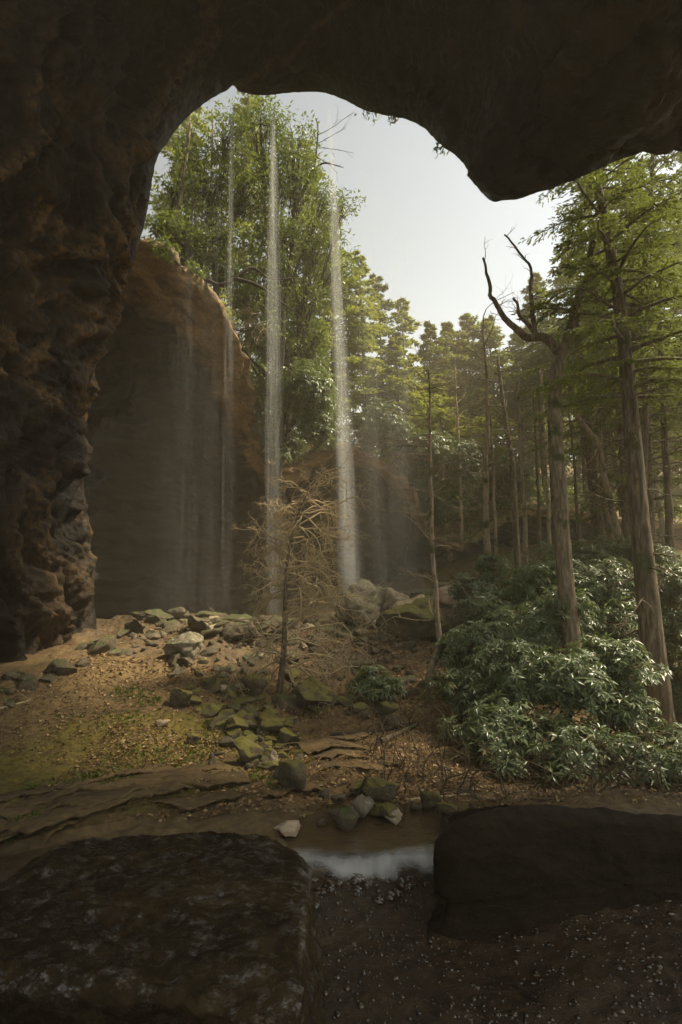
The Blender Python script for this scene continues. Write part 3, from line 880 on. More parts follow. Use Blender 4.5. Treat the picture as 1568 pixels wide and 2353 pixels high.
for a in [   # boulder pile before the dark alcove
    (838, 1462, 130, 92, 'lichen', "large grey boulder at the left of the piled blocks, behind the dead hemlock", 12.6),
    (905, 1440, 62, 60, 'pale', "upright pale block standing in the boulder pile", 12.9),
    (894, 1400, 54, 28, 'pale', "flat pale capstone on the boulder pile", 13.6),
    (960, 1490, 120, 90, 'mossy', "big mossy boulder with a tan flat top in the boulder pile by the sapling", 11.6),
    (955, 1432, 76, 38, 'tan', "tan tilted slab lying across the boulder pile", 12.4),
    (1040, 1412, 66, 42, 'tan', "reddish block at the right end of the boulder pile", 12.8),
    (985, 1402, 60, 30, 'scree', "flat grey block on top of the pile behind the sapling", 13.8),
    (940, 1395, 50, 26, 'scree', "small capstone at the crest of the pile", 14.1),
    (1030, 1385, 60, 30, 'scree', "grey rock behind the reddish block of the pile", 14.3),
    (1020, 1478, 50, 34, 'mossy', "mossy block low at the right of the pile under the shrubs", 11.6),
    (800, 1420, 70, 36, 'scree', "brown rock at the pile's left behind the large grey boulder", 13.6),
    (880, 1500, 56, 34, 'scree', "dark rock under the upright pale block", 11.6),
    (1080, 1420, 60, 36, 'scree', "brown rock half hidden by shrubs at the pile's right end", 12.8),
]:
    stone(a[0], a[1] - 8, a[2] * 1.45, a[3] * 1.45, a[4], a[5], D=a[6], hero=int(a[0] * 3 + a[1]), tilt=.22, rz=rng.uniform(-.4, .4), sink=.05)

for k in range(24):                                   # fallen pieces along the foot of the cave wall
    px = rng.uniform(-10, 330); py = 1575 - .40 * max(px, 0) + rng.gauss(20, 16)
    s = abs(rng.gauss(0, 20)) + 16
    stone(px, py, s * 1.6, s * .9, 'scree', "brown stone fallen at the foot of the cave wall", tilt=.4, group="stones at the foot of the cave wall")

# scree of loose stones, all alike
for k in range(168):
    t = rng.random()
    px = 300 + 560 * t + rng.gauss(0, 50)
    cy = 1440 + 10 * t if rng.random() < .45 else 1470 + (rng.random() ** .8) * 200
    py = cy + rng.gauss(0, 14)
    if px < 420 and py > 1560: px += 160
    if 610 < px < 800 and py > 1640: px -= 120
    s = abs(rng.gauss(0, 16)) + 15
    mk = 'mossy' if (py > 1560 and rng.random() < .7) else ('scree' if rng.random() < .85 else 'pale')
    lab = {'mossy': "moss covered loose stone in the rubble below the alcove", 'scree': "bare brown angular stone in the rubble below the alcove", 'pale': "pale angular stone in the rubble below the alcove"}[mk]
    stone(px, py, s * 1.75, s * .85, mk, lab, tilt=.35, group={'mossy': "moss covered stones of the rubble slope", 'scree': "bare stones of the rubble slope", 'pale': "pale stones of the rubble slope"}[mk])
for k in range(24):
    f = rng.random(); px, py = 520 + 120 * f + rng.gauss(0, 28), 1655 + 115 * f + rng.gauss(0, 12)
    s = abs(rng.gauss(0, 14)) + 20
    stone(px, py, s * 1.7, s * 1.0, 'mossy', "moss covered stone in the green strip running down toward the pool", tilt=.35, group="moss covered stones of the green strip")
for k in range(26):
    px, py = rng.uniform(790, 960), rng.uniform(1440, 1660)
    s = abs(rng.gauss(0, 9)) + 11
    stone(px, py, s * 1.5, s, 'scree', "brown stone among the leaf litter below the boulder pile", tilt=.4, group="stones in the leaf litter below the boulder pile")
# the small broken pieces between them, past counting
rsr = np.random.RandomState(9)
n = 700
px_ = rsr.uniform(300, 1060, n); py_ = np.where(rsr.rand(n) < .4, rsr.uniform(1415, 1500, n), rsr.uniform(1440, 1780, n))
Vr, Fr = rock_data(55, 2, 12, .36, .74, .08)
VV, FF = [], []
c_ = 0
for a_, b_ in zip(px_, py_):
    if (a_ < 480 and b_ > 1560) or (a_ > 700 and b_ > 1600): continue
    g = G(a_, b_); sz = abs(rsr.randn()) * .035 + .025
    R_ = np.linalg.qr(rsr.randn(3, 3))[0]
    VV.append((Vr * np.array([1.3, 1, .65])) @ R_.T * sz + g + [0, 0, sz * .2]); FF.append(Fr + c_); c_ += len(Vr)
tag(link("rubble", mesh_from("rubble", np.concatenate(VV), np.concatenate(FF), MAT['scree'])), "small broken stones littering the slope between the rocks", "rubble", kind="stuff")

# ------------------------------------------------------------------ plants
hill_pts = CL[:54].reshape(-1, 3)
def hill_z(x, y):
    d = (hill_pts[:, 0] - x) ** 2 + (hill_pts[:, 1] - y) ** 2
    k = np.argmin(d)
    return hill_pts[k, 2] if d[k] < 4 else float(gz(x, y))
def foot(x, y):
    return max(hill_z(x, y), float(gz(x, y)))

def twiggy(T, p, d, L, r, level, rs, kids=(5, 4, 4), droop=.0, bend=.25, spread=.9, shrink=.5, sides=4, tips=None):
    """a limb that wanders, tapers and carries smaller limbs"""
    n = 6 if level > 0 else 4
    pts = [np.array(p, float)]
    d = nrm(np.array(d, float))
    for i in range(n):
        d = nrm(d + rs.randn(3) * bend + np.array([0, 0, -droop]))
        pts.append(pts[-1] + d * L / n)
    pts = np.array(pts)
    T.add(pts, np.linspace(r, r * .35, len(pts)), sides)
    if tips is not None and level == 0: tips.append(pts[-1])
    if level > 0:
        for k in range(kids[min(level - 1, len(kids) - 1)]):
            t = rs.uniform(.25, 1.0)
            j = min(int(t * n), n - 1)
            dd = nrm(pts[j + 1] - pts[j])
            side = nrm(np.cross(dd, rs.randn(3)))
            twiggy(T, pts[j] * (1 - (t * n - j)) + pts[j + 1] * (t * n - j), dd * .6 + side * spread, L * shrink * rs.uniform(.6, 1.2), r * .5 * (1 - .4 * t), level - 1, rs, kids, droop, bend, spread, shrink, max(3, sides - 1), tips)

def conifer(label, base, top, r0, crown_from, reach, nb, leafL, ntw, mat, seed, bark='bark', group=None, droop=.35, cat="tree", name="hemlock_tree", path=None, stubs=0, ragged=.3):
    rs = np.random.RandomState(seed)
    base, top = np.array(base, float), np.array(top, float)
    root = thing(name, label, cat, base, group)
    n = 26
    if path is None:
        t = np.linspace(0, 1, n)[:, None]
        tr = base * (1 - t) + top * t + np.c_[fbm(np.c_[t * 2, 0 * t, 0 * t] + seed, 2), fbm(np.c_[t * 2, 0 * t + 5, 0 * t] + seed, 2), 0 * t] * .02 * np.linalg.norm(top - base) * np.sin(t * 3.1)
    else:
        tr = spline(path, n)
    tr[0, 2] -= .15
    T = Tubes()
    big = r0 > .1
    tt = spline(tr, 90) if big else tr
    prof_r = r0 * (1 - .86 * np.linspace(0, 1, len(tt)) ** .9)
    prof_r[:max(2, len(tt) // 30)] *= 1.12
    T.add(tt, prof_r, 28 if big else 8, .07 if big else 0, seed)
    Bs, Ds, Ns, Ls = [], [], [], []
    H = np.linalg.norm(top - base)
    for i in range(nb):
        u_ = (i + rs.rand()) / nb
        t = crown_from + (1 - crown_from) * u_
        x = t * (n - 1); j = min(int(x), n - 2)
        p = tr[j] + (tr[j + 1] - tr[j]) * (x - j)
        az = i * 2.399 + rs.uniform(-.5, .5)
        shape = (1 - u_) ** .75 * (.35 + .65 * min(1, (u_ + .06) / .22))
        L = max(.25, reach * shape * rs.uniform(1 - ragged * 1.4, 1 + ragged))
        m = 8
        s = np.linspace(0, 1, m)
        out = np.array([math.cos(az), math.sin(az), 0])
        br = p + out * (s * L)[:, None] + np.array([0, 0, 1]) * ((.16 * s - droop * s ** 2) * L * (1 - .55 * u_) + .35 * s * u_ * L)[:, None] + np.cumsum(rs.randn(m, 3) * .03 * L, 0) * s[:, None]
        T.add(br, np.linspace(r0 * .22 * (1 - .7 * u_) + .006, .004, m), 4)
        K = ntw
        ts = rs.uniform(.18, 1.0, K)
        xx = ts * (m - 1); jj = np.minimum(xx.astype(int), m - 2)
        q = br[jj] + (br[jj + 1] - br[jj]) * (xx - jj)[:, None]
        tgt = nrm(br[jj + 1] - br[jj])
        side = nrm(np.cross(tgt, [0, 0, 1])) * rs.choice([-1, 1], K)[:, None]
        tl = L * (.10 + .32 * (1 - ts)) * rs.uniform(.6, 1.2, K)
        tw = nrm(tgt * .65 + side * .8 + np.array([0, 0, -.18]) + rs.randn(K, 3) * .12)
        kl = np.maximum(2, np.minimum(14, (tl / (leafL * .42)).astype(int)))
        rep = np.repeat(np.arange(K), kl)
        f = rs.rand(len(rep))
        b = q[rep] + tw[rep] * (f * tl[rep])[:, None]
        b[:, 2] -= .12 * tl[rep] * f ** 2
        ld = nrm(tw[rep] + side[rep] * rs.uniform(-.9, .9, len(rep))[:, None] + rs.randn(len(rep), 3) * .25)
        Bs.append(b); Ds.append(ld); Ns.append(np.array([0, 0, 1.0]) + rs.randn(len(rep), 3) * .45)
        Ls.append(leafL * rs.uniform(.6, 1.25, len(rep)))
    for i in range(stubs):                                 # dead snags on the bare lower trunk
        t = rs.uniform(.1, crown_from + .15); x = t * (n - 1); j = min(int(x), n - 2)
        p = tr[j] + (tr[j + 1] - tr[j]) * (x - j)
        az = rs.uniform(0, 6.28)
        twiggy(T, p, [math.cos(az), math.sin(az), rs.uniform(-.3, .2)], rs.uniform(.4, reach * .6), r0 * .09 + .004, 2, rs, (4, 4), .05, .18)
    B_, D_, N_, L_ = (np.concatenate(a) for a in (Bs, Ds, Ns, Ls))
    part("trunk", *T.data(), MAT[bark], root)
    V, F = diamond_mesh(B_, D_, N_, L_, L_ * .34)
    part("crown", V, F, MAT[mat], root, False)
    return root

def leafy(label, base, blobs, mat, seed, leaf=.15, per=34, clump=.30, dens=1.0, bark='bark_dark', name="evergreen_tree", cat="tree", group=None, r0=.12, hang=.25, slim=.36):
    """broad-leaved crown: limbs run from the foot to clumps of leaves scattered through the crown's lobes"""
    rs = np.random.RandomState(seed)
    base = np.array(base, float)
    root = thing(name, label, cat, base, group)
    T = Tubes()
    fork = base + (np.mean([b[0] for b in blobs], 0) - base) * .35
    fork[:2] += rs.randn(2) * .1
    base2 = base.copy(); base2[2] -= .2
    T.add(spline([base2, base * .5 + fork * .5 + rs.randn(3) * .08, fork], 12), np.linspace(r0, r0 * .75, 12), 8)
    Bs, Ds, Ns, Ls = [], [], [], []
    for c, R in blobs:
        c = np.array(c, float)
        lim = spline([fork, fork * .5 + c * .5 + rs.randn(3) * .15 * R, c], 10)
        T.add(lim, np.linspace(r0 * .6, r0 * .2, 10), 6)
        nc = int(dens * 52 * (R / clump / 3.2) ** 2.4) + 5
        v = nrm(rs.randn(nc, 3)) * (rs.uniform(.12, 1, nc) ** .45)[:, None] * R
        v *= 1 + .25 * fbm(v / R * 1.3 + seed, 2)[:, None]
        v[:, 2] *= .85
        cc = c + v
        for k in range(min(nc, 40)):
            T.add(spline([lim[rs.randint(4, 10)], c * .4 + cc[k] * .6 + rs.randn(3) * .08 * R, cc[k]], 6), np.linspace(r0 * .16 + .004, .004, 6), 3)
        cs = clump * rs.uniform(.55, 1.25, nc)
        ml = np.maximum(6, per * rs.uniform(.5, 1.2, nc)).astype(int)
        rep = np.repeat(np.arange(nc), ml)
        g = rs.randn(len(rep), 3) * np.array([.5, .5, .38])
        Bs.append(cc[rep] + g * cs[rep][:, None])
        Ds.append(nrm(g + rs.randn(len(rep), 3) * .6 + np.array([0, 0, -hang])))
        Ns.append(np.array([0, 0, 1.0]) + rs.randn(len(rep), 3) * .5)
        Ls.append(leaf * rs.uniform(.6, 1.2, len(rep)))
    B_, D_, N_, L_ = (np.concatenate(a) for a in (Bs, Ds, Ns, Ls))
    part("trunk", *T.data(), MAT[bark], root)
    part("crown", *diamond_mesh(B_, D_, N_, L_, L_ * slim), MAT[mat], root, False)
    return root

def rhodo(label, px, py, D, rpx, seed, dens=1.0, leaf=.142, flat=.8, base=None, group="rhododendron thicket by the stream", fill=.5, lower=0.0):
    rs = np.random.RandomState(seed)
    c = P(px, py, D); R = rpx * D / FPX
    if base is None:
        bx, by = c[0] + rs.uniform(-.2, .2) * R, c[1] + .35 * R
        base = np.array([bx, by, foot(bx, by)])
    else:
        base = np.array(base, float)
    root = thing("rhododendron", label, "shrub", base, group)
    T = Tubes()
    lobes = [(c + nrm(rs.randn(3)) * R * np.array([.55, .5, .35]), R * rs.uniform(.45, .7)) for _ in range(6)] + [(c, R * .7)]
    A, AX = [], []
    for lc, lr in lobes:
        k = int(dens * 4 * math.pi * lr ** 2 / .029 * .8)
        v = nrm(rs.randn(k, 3) + np.array([0, 0, .35]))
        rad = np.where(rs.rand(k) < fill, rs.uniform(.82, 1.08, k), rs.uniform(.3, .85, k))
        p = lc + v * (rad * lr)[:, None] * np.array([1, 1, flat])
        A.append(p); AX.append(nrm(v * .7 + np.array([0, 0, .75]) + rs.randn(k, 3) * .25))
    A, AX = np.concatenate(A), np.concatenate(AX)
    ok = A[:, 2] > gz(A[:, 0], A[:, 1]) + .12
    A, AX = A[ok], AX[ok]
    # stems: a few from the root, wandering to the whorls
    mains = []
    for k in range(7):
        tgt = c + nrm(rs.randn(3)) * R * .5
        pl = spline([base + np.array([rs.uniform(-.12, .12), rs.uniform(-.12, .12), -.1]), base * .55 + tgt * .45 + rs.randn(3) * .22 * R, tgt], 14)
        mains.append(pl); T.add(pl, np.linspace(.022, .008, 14), 5)
    allm = np.concatenate(mains)
    for k in rs.choice(len(A), min(len(A), 150), replace=False):
        j = np.argmin(((allm - A[k]) ** 2).sum(1))
        T.add(spline([allm[j], allm[j] * .5 + A[k] * .5 + rs.randn(3) * .06 + np.array([0, 0, -.04]), A[k]], 6), np.linspace(.007, .003, 6), 3)
    nl = rs.randint(7, 11, len(A))
    rep = np.repeat(np.arange(len(A)), nl)
    ax = AX[rep]
    e1 = nrm(np.cross(ax, [0.3, 0.9, 0.1])); e2 = np.cross(ax, e1)
    idx = np.concatenate([np.arange(n) / n for n in nl]) * 2 * math.pi + np.repeat(rs.rand(len(A)) * 6, nl) + rs.uniform(-.2, .2, len(rep))
    radial = e1 * np.cos(idx)[:, None] + e2 * np.sin(idx)[:, None]
    th = np.radians(np.repeat(rs.uniform(62, 112, len(A)), nl) + rs.uniform(-14, 14, len(rep)))[:, None]
    dr = nrm(ax * np.cos(th) + radial * np.sin(th) + np.array([0, 0, -.22]))
    n_ = nrm(ax * np.sin(th) - radial * np.cos(th) + rs.randn(len(rep), 3) * .12)
    L = leaf * rs.uniform(.65, 1.15, len(rep))
    V, F = leaf_mesh(A[rep] + rs.randn(len(rep), 3) * .006, dr, n_, L, L * .28)
    part("stems", *T.data(), MAT['stem'], root)
    part("leaves", V, F, MAT['rhodo'], root, False)
    return root

# ---- rhododendrons on the near bank
RH = [
    (1150, 1690, 7.0, 105, "low rhododendron at the left front of the thicket, over the leafy path"),
    (1290, 1730, 6.7, 115, "rhododendron in the front row behind the black boulder's left half"),
    (1425, 1750, 6.6, 105, "rhododendron in the front row behind the black boulder's middle"),
    (1535, 1745, 6.8, 110, "rhododendron in the front row before the big hemlock's foot"),
    (1060, 1690, 7.4, 60, "small loose rhododendron sprays left of the thicket front beside fallen branches"),
    (1085, 1590, 8.0, 85, "rhododendron just right of the bare sapling's foot"),
    (1180, 1560, 7.9, 100, "rhododendron in the second row between sapling and forked tree"),
    (1290, 1560, 7.6, 110, "bright rhododendron in front of the forked tree's foot"),
    (1390, 1540, 7.7, 105, "sunlit rhododendron between the forked tree and the big hemlock"),
    (1440, 1630, 7.4, 85, "rhododendron hanging low left of the big hemlock's foot"),
    (1110, 1480, 9.3, 80, "rhododendron beside the right end of the boulder pile"),
    (1200, 1440, 9.8, 105, "rhododendron behind the second row, left of the forked tree trunk"),
    (1130, 1400, 11.2, 80, "rhododendron at the thicket's back left corner near the dark alcove"),
    (1250, 1345, 11.2, 100, "rhododendron at the thicket's back behind the forked tree"),
    (1360, 1370, 10.8, 105, "rhododendron between the two big trunks, upper back row"),
    (1420, 1450, 10.2, 90, "shaded rhododendron left of the big hemlock trunk, middle row"),
    (1330, 1290, 12.8, 90, "tallest rhododendron at the back between the two big trunks"),
    (1545, 1350, 10.6, 95, "rhododendron right of the big hemlock trunk, upper one"),
    (1560, 1470, 10.2, 95, "shaded rhododendron right of the big hemlock trunk, middle one"),
    (1170, 1775, 6.25, 62, "lowest rhododendron sprays over the bare stems, left end of the front edge"),
    (1310, 1795, 6.1, 70, "lowest rhododendron sprays over the bare stems, behind the middle of the black boulder"),
    (1450, 1805, 6.1, 75, "lowest rhododendron sprays over the bare stems, left of the frame's edge"),
    (1570, 1800, 6.2, 75, "lowest rhododendron sprays at the right border above the black boulder"),
    (1060, 1490, 9.6, 62, "rhododendron reaching over the boulder pile's right foot"),
    (1090, 1350, 12.4, 55, "rhododendron at the far left edge of the thicket before the alcove"),
    (1280, 1420, 9.6, 85, "rhododendron just behind the forked tree trunk, middle height"),
    (1480, 1290, 12.5, 85, "pale rhododendron behind the big hemlock's trunk"),
    (1575, 1600, 9.8, 80, "shaded rhododendron right of the big hemlock's foot"),
    (1130, 1300, 12.6, 42, "small rhododendron sprig against the dark alcove by the slim trunks"),
    (872, 1580, 9.3, 68, "small rhododendron standing alone left of the leafy slope"),
    (1680, 1480, 9.4, 120, "rhododendron past the big hemlock, mostly out of frame"),
    (1700, 1720, 7.2, 110, "front rhododendron past the big hemlock's foot at the thicket's end"),
]
for k, (px, py, D, r, lab) in enumerate(RH):
    rhodo(lab, px, py, D, r, 300 + k, dens=(1.0 if r > 60 else .7))
for k, (px, py, D, r, lab) in enumerate([
    (880, 985, 23.4, 75, "grey green rhododendron on the cliff lip right of the wide waterfall"),
    (965, 1030, 24.2, 65, "rhododendron on the cliff lip behind the bare sapling"),
    (1050, 1065, 25.6, 75, "rhododendron on the low cliff between the sapling and the reddish slim trunk"),
    (1170, 1110, 27, 80, "rhododendron on the low cliff right of the reddish slim trunk"),
    (628, 1042, 19.0, 40, "small rhododendron on the lip behind the long left waterfall's lower end"),
    (665, 1020, 20.2, 52, "rhododendron on the lip behind the dead hemlock's top"),
    (745, 1000, 21.6, 48, "rhododendron on the lip just left of the wide waterfall"),
    (1030, 1150, 26, 60, "dark rhododendron below the lip by the sapling's middle"),
]):
    c = P(px, py + r * .8, D)
    rhodo(lab, px, py, D, r, 400 + k, dens=.42, leaf=.24, base=[c[0], D + .8, c[2]], group="rhododendrons on the cliff lip")

# ---- trees above the alcove
def pb(*a): return [(P(x, y, D), r * D / FPX) for x, y, D, r in a]
def hb(px, D):
    for k in range(30):                                # walk back until the spot is on the slope above the lip, or open ground
        x = P(px, 900, D)[0]
        z = foot(x, D)
        if px > 1000 or z > 5.5: break
        D += .3
    return np.array([x, D, z])
leafy("tall leafy evergreen at the cliff edge, topmost against the sky", hb(640, 18), pb((600, 285, 17.2, 70), (675, 320, 18, 62), (690, 420, 18.4, 75), (640, 400, 17.6, 70), (745, 470, 18.8, 52)), 'laurel', 21, .17, 30, .34)
leafy("leafy evergreen behind the thin drips near the roof's notch", hb(490, 17), pb((520, 320, 17, 75), (450, 350, 16.6, 65), (480, 440, 16.6, 80), (560, 430, 17.2, 85)), 'laurel', 22, .17, 30, .34)
leafy("leafy evergreen hugging the cave's left wall", hb(410, 16), pb((395, 440, 16, 52), (385, 510, 15.8, 40), (430, 530, 16, 55), (500, 550, 16.6, 70)), 'laurel', 23, .16, 28, .30)
leafy("spreading laurel on the lip between the two long waterfalls", hb(640, 18.4), pb((640, 550, 18, 95), (720, 560, 18.8, 70), (790, 470, 19.2, 34), (600, 650, 18, 85), (700, 680, 19, 85), (770, 620, 19.6, 55)), 'laurel', 24, .17, 30, .34)
leafy("laurel thicket hanging over the lip by the long waterfall", hb(640, 19.4), pb((640, 790, 19, 75), (710, 790, 19.4, 65), (690, 880, 19.2, 62), (740, 880, 20, 45)), 'laurel', 25, .18, 34, .32, hang=.6, name="evergreen_shrub", cat="shrub")
c = P(720, 960, 18.6)
rhodo("bright rhododendron dangling below the lip between the two long waterfalls", 702, 905, 17.3, 84, 26, dens=.6, leaf=.21, base=[c[0] - .3, 19.4, c[2] + .6], group="rhododendrons on the cliff lip", flat=1.0)
rhodo("drooping end of the rhododendron curtain over the dark alcove", 722, 985, 17.2, 50, 27, dens=.6, leaf=.20, base=[c[0] - .2, 19.4, c[2] + .4], group="rhododendrons on the cliff lip", flat=1.1)
leafy("laurel thicket on the slope behind the long waterfall's lower end", hb(650, 22.5), pb((640, 930, 22.5, 75), (740, 940, 23.2, 65), (590, 880, 21.5, 50), (700, 860, 23, 60)), 'laurel', 28, .2, 34, .36, hang=.4, name="evergreen_shrub", cat="shrub")
leafy("leafy shrub spilling over the cliff lip beside the cave wall, above the dark alcove", hb(470, 17), pb((376, 566, 14.1, 24), (455, 618, 15.3, 20), (385, 520, 15.2, 38), (445, 560, 16.0, 46), (510, 615, 16.8, 50), (570, 690, 17.4, 48), (606, 770, 18.0, 46), (622, 880, 18.6, 44), (600, 940, 20.2, 46), (650, 960, 20.6, 50)), 'laurel', 29, .15, 34, .26, hang=.6, name="evergreen_shrub", cat="shrub", r0=.05, dens=1.5)
# slanting pinkish trunks beside the cave wall
for k, (x0, y0, x1, y1, D, r, lab) in enumerate([(392, 525, 438, 345, 15.6, .085, "slanting pinkish trunk beside the cave wall"), (425, 560, 446, 480, 16, .05, "short slim trunk right of the slanting pinkish trunk"), (470, 590, 490, 330, 17, .05, "slim upright trunk behind the thin drips")]):
    a, b = P(x0, y0 + 40, D), P(x1, y1 - 60, D + .4)
    root = thing("tree_trunk", lab, "tree", a)
    T = Tubes(); T.add(spline([a, a * .5 + b * .5 + [.06, 0, 0], b], 20), np.linspace(r, r * .6, 20), 10, .05, k)
    rs = np.random.RandomState(k)
    part("trunk", *T.data(), MAT['bark_pale'], root)
    T = Tubes()
    for j in range(6): twiggy(T, a + (b - a) * rs.uniform(.3, 1), rs.randn(3) * [1, .6, .4], rs.uniform(.5, 1.2), .015, 2, rs, (4, 3))
    part("branches", *T.data(), MAT['bark_dark'], root)
# leafless snag against the sky
root = thing("bare_snag", "leafless snag with thin twigs against the sky beside the tall evergreen", "tree", P(650, 560, 18.6))
T = Tubes(); rs = np.random.RandomState(3)
T.add(spline([P(650, 560, 18.6), P(690, 460, 18.6), P(706, 420, 18.5), P(722, 385, 18.4), P(731, 300, 18.3), P(726, 272, 18.3)], 30), np.linspace(.09, .02, 30), 7)
T.add(spline([P(716, 395, 18.4), P(745, 375, 18.3), P(790, 385, 18.3)], 12), np.linspace(.05, .012, 12), 6)
for (x, y), (x2, y2) in [((731, 310), (815, 262)), ((728, 330), (800, 300)), ((733, 340), (815, 325)), ((726, 360), (780, 390))]:
    a, b = P(x, y, 18.3), P(x2, y2, 18.2)
    twiggy(T, a, b - a, np.linalg.norm(b - a), .018, 2, rs, (4, 3), 0, .10, .5, .4)
part("trunk", *T.data(), MAT['bark_dark'], root)
# crooked branches of the lip laurel, dark against the leaves
root = thing("gnarled_branch", "dark gnarled branch growing out over the cliff lip", "branch", P(470, 640, 15.7))
T = Tubes()
for pl in ([(470, 640, 15.7), (505, 655, 15.7), (540, 640, 15.8), (580, 615, 16), (620, 640, 16.4), (680, 640, 16.6)], [(540, 640, 15.8), (600, 660, 16), (680, 720, 16.6)]):
    T.add(spline([P(*e) for e in pl], 24), np.linspace(.07, .02, 24), 6)
part("limb", *T.data(), MAT['bark_dark'], root)
# vines and bare scrub on the lip
for k, (px, py, D, lab) in enumerate([(590, 740, 17, "grey tangle of bare scrub on the lip above the cliff's lit edge"), (620, 960, 18.6, "grey bare scrub hanging beside the long left waterfall"), (820, 1010, 22.6, "grey bare scrub on the lip under the wide waterfall"), (900, 1060, 23.6, "grey bare scrub drooping from the lip right of the wide waterfall")]):
    rs = np.random.RandomState(50 + k)
    root = thing("bare_scrub", lab, "shrub", P(px, py, D + .4))
    T = Tubes()
    for j in range(16): twiggy(T, P(px + rs.uniform(-40, 40), py + rs.uniform(-30, 20), D + rs.uniform(0, .6)), rs.randn(3) * [1, .6, .5] + [0, -.4, .1], rs.uniform(.6, 1.3), .014, 2, rs, (6, 5), .14, .25)
    part("branches", *T.data(), MAT['bark_pale'], root)

# ---- conifers standing behind, left to right
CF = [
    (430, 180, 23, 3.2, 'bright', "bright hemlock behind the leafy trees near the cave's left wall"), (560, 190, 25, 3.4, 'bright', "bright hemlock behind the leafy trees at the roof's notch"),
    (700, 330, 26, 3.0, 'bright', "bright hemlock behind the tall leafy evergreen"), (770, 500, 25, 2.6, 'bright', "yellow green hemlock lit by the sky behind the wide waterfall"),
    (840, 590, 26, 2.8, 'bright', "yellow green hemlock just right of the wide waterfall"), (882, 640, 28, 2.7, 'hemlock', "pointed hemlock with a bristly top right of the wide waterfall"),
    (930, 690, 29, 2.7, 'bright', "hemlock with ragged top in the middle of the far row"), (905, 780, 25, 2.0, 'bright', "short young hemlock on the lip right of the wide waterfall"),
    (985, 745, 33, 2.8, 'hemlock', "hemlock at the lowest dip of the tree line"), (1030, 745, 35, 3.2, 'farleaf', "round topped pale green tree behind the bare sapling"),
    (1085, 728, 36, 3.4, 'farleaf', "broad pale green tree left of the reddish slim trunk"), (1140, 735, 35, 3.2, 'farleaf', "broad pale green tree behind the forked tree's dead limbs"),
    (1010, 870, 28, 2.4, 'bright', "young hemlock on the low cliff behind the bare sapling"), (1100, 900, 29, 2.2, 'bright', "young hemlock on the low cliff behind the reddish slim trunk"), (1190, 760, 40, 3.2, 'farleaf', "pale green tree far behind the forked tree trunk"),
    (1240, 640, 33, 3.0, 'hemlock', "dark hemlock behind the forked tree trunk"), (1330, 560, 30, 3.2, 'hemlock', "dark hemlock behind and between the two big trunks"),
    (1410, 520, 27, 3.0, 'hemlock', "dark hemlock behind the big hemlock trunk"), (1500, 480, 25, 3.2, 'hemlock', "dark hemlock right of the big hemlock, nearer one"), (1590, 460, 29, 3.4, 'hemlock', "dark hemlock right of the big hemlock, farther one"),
]
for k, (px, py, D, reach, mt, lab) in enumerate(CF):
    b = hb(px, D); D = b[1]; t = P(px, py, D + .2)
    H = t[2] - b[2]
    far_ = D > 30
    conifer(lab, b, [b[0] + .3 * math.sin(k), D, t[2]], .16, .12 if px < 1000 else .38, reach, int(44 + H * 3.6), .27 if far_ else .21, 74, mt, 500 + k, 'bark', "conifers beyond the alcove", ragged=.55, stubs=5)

# ---- the near trunks
pth = [P(1525, 1690, 9.0), P(1500, 1480, 9.0), P(1478, 1280, 9.05), P(1462, 1100, 9.1), P(1445, 900, 9.1), P(1428, 720, 9.2), P(1400, 560, 9.3), P(1372, 420, 9.4), P(1345, 270, 9.5), P(1320, 80, 9.6)]
pth[0][2] = min(pth[0][2], foot(pth[0][0], 9.0))
conifer("biggest hemlock with a thick furrowed trunk rising at the right of the thicket", pth[0], pth[-1], .21, .42, 2.1, 92, .085, 64, 'hemlock', 801, 'bark', path=np.array(pth), stubs=16, droop=.42, ragged=.45)
b = np.array([7.0, 12.2, 0]); b[2] = foot(b[0], b[1])
conifer("second dark hemlock whose drooping crown fills the space under the roof at the right", b, P(1500, 180, 12.2), .17, .38, 2.5, 84, .105, 56, 'hemlock', 802, 'bark', stubs=14, droop=.4, ragged=.45)
b = np.array([8.6, 14.5, 0]); b[2] = foot(b[0], b[1])
conifer("hemlock at the right border behind the rhododendrons", b, [8.7, 14.5, 15.5], .17, .22, 3.4, 84, .13, 50, 'hemlock', 803, 'bark', stubs=14, ragged=.45)

for k, (x, y, h, re_, lab) in enumerate([(9.6, 18.5, 19, 2.6, "tall dark hemlock behind the big hemlock's crown"), (13, 16.5, 18, 3.2, "tall hemlock added beyond the right border to break the sun, trunk out of frame"), (12.5, 21, 20, 3.0, "tall hemlock added deep behind the right border hemlock to break the sun")]):  # hemlocks added on the right to break up sun reaching the alcove
    b = np.array([x, y, 0.0]); b[2] = foot(x, y)
    conifer(lab, b, [x + .2, y, b[2] + h], .2, .28, re_, 88, .18, 50, 'hemlock', 810 + k, 'bark', stubs=10, ragged=.45)

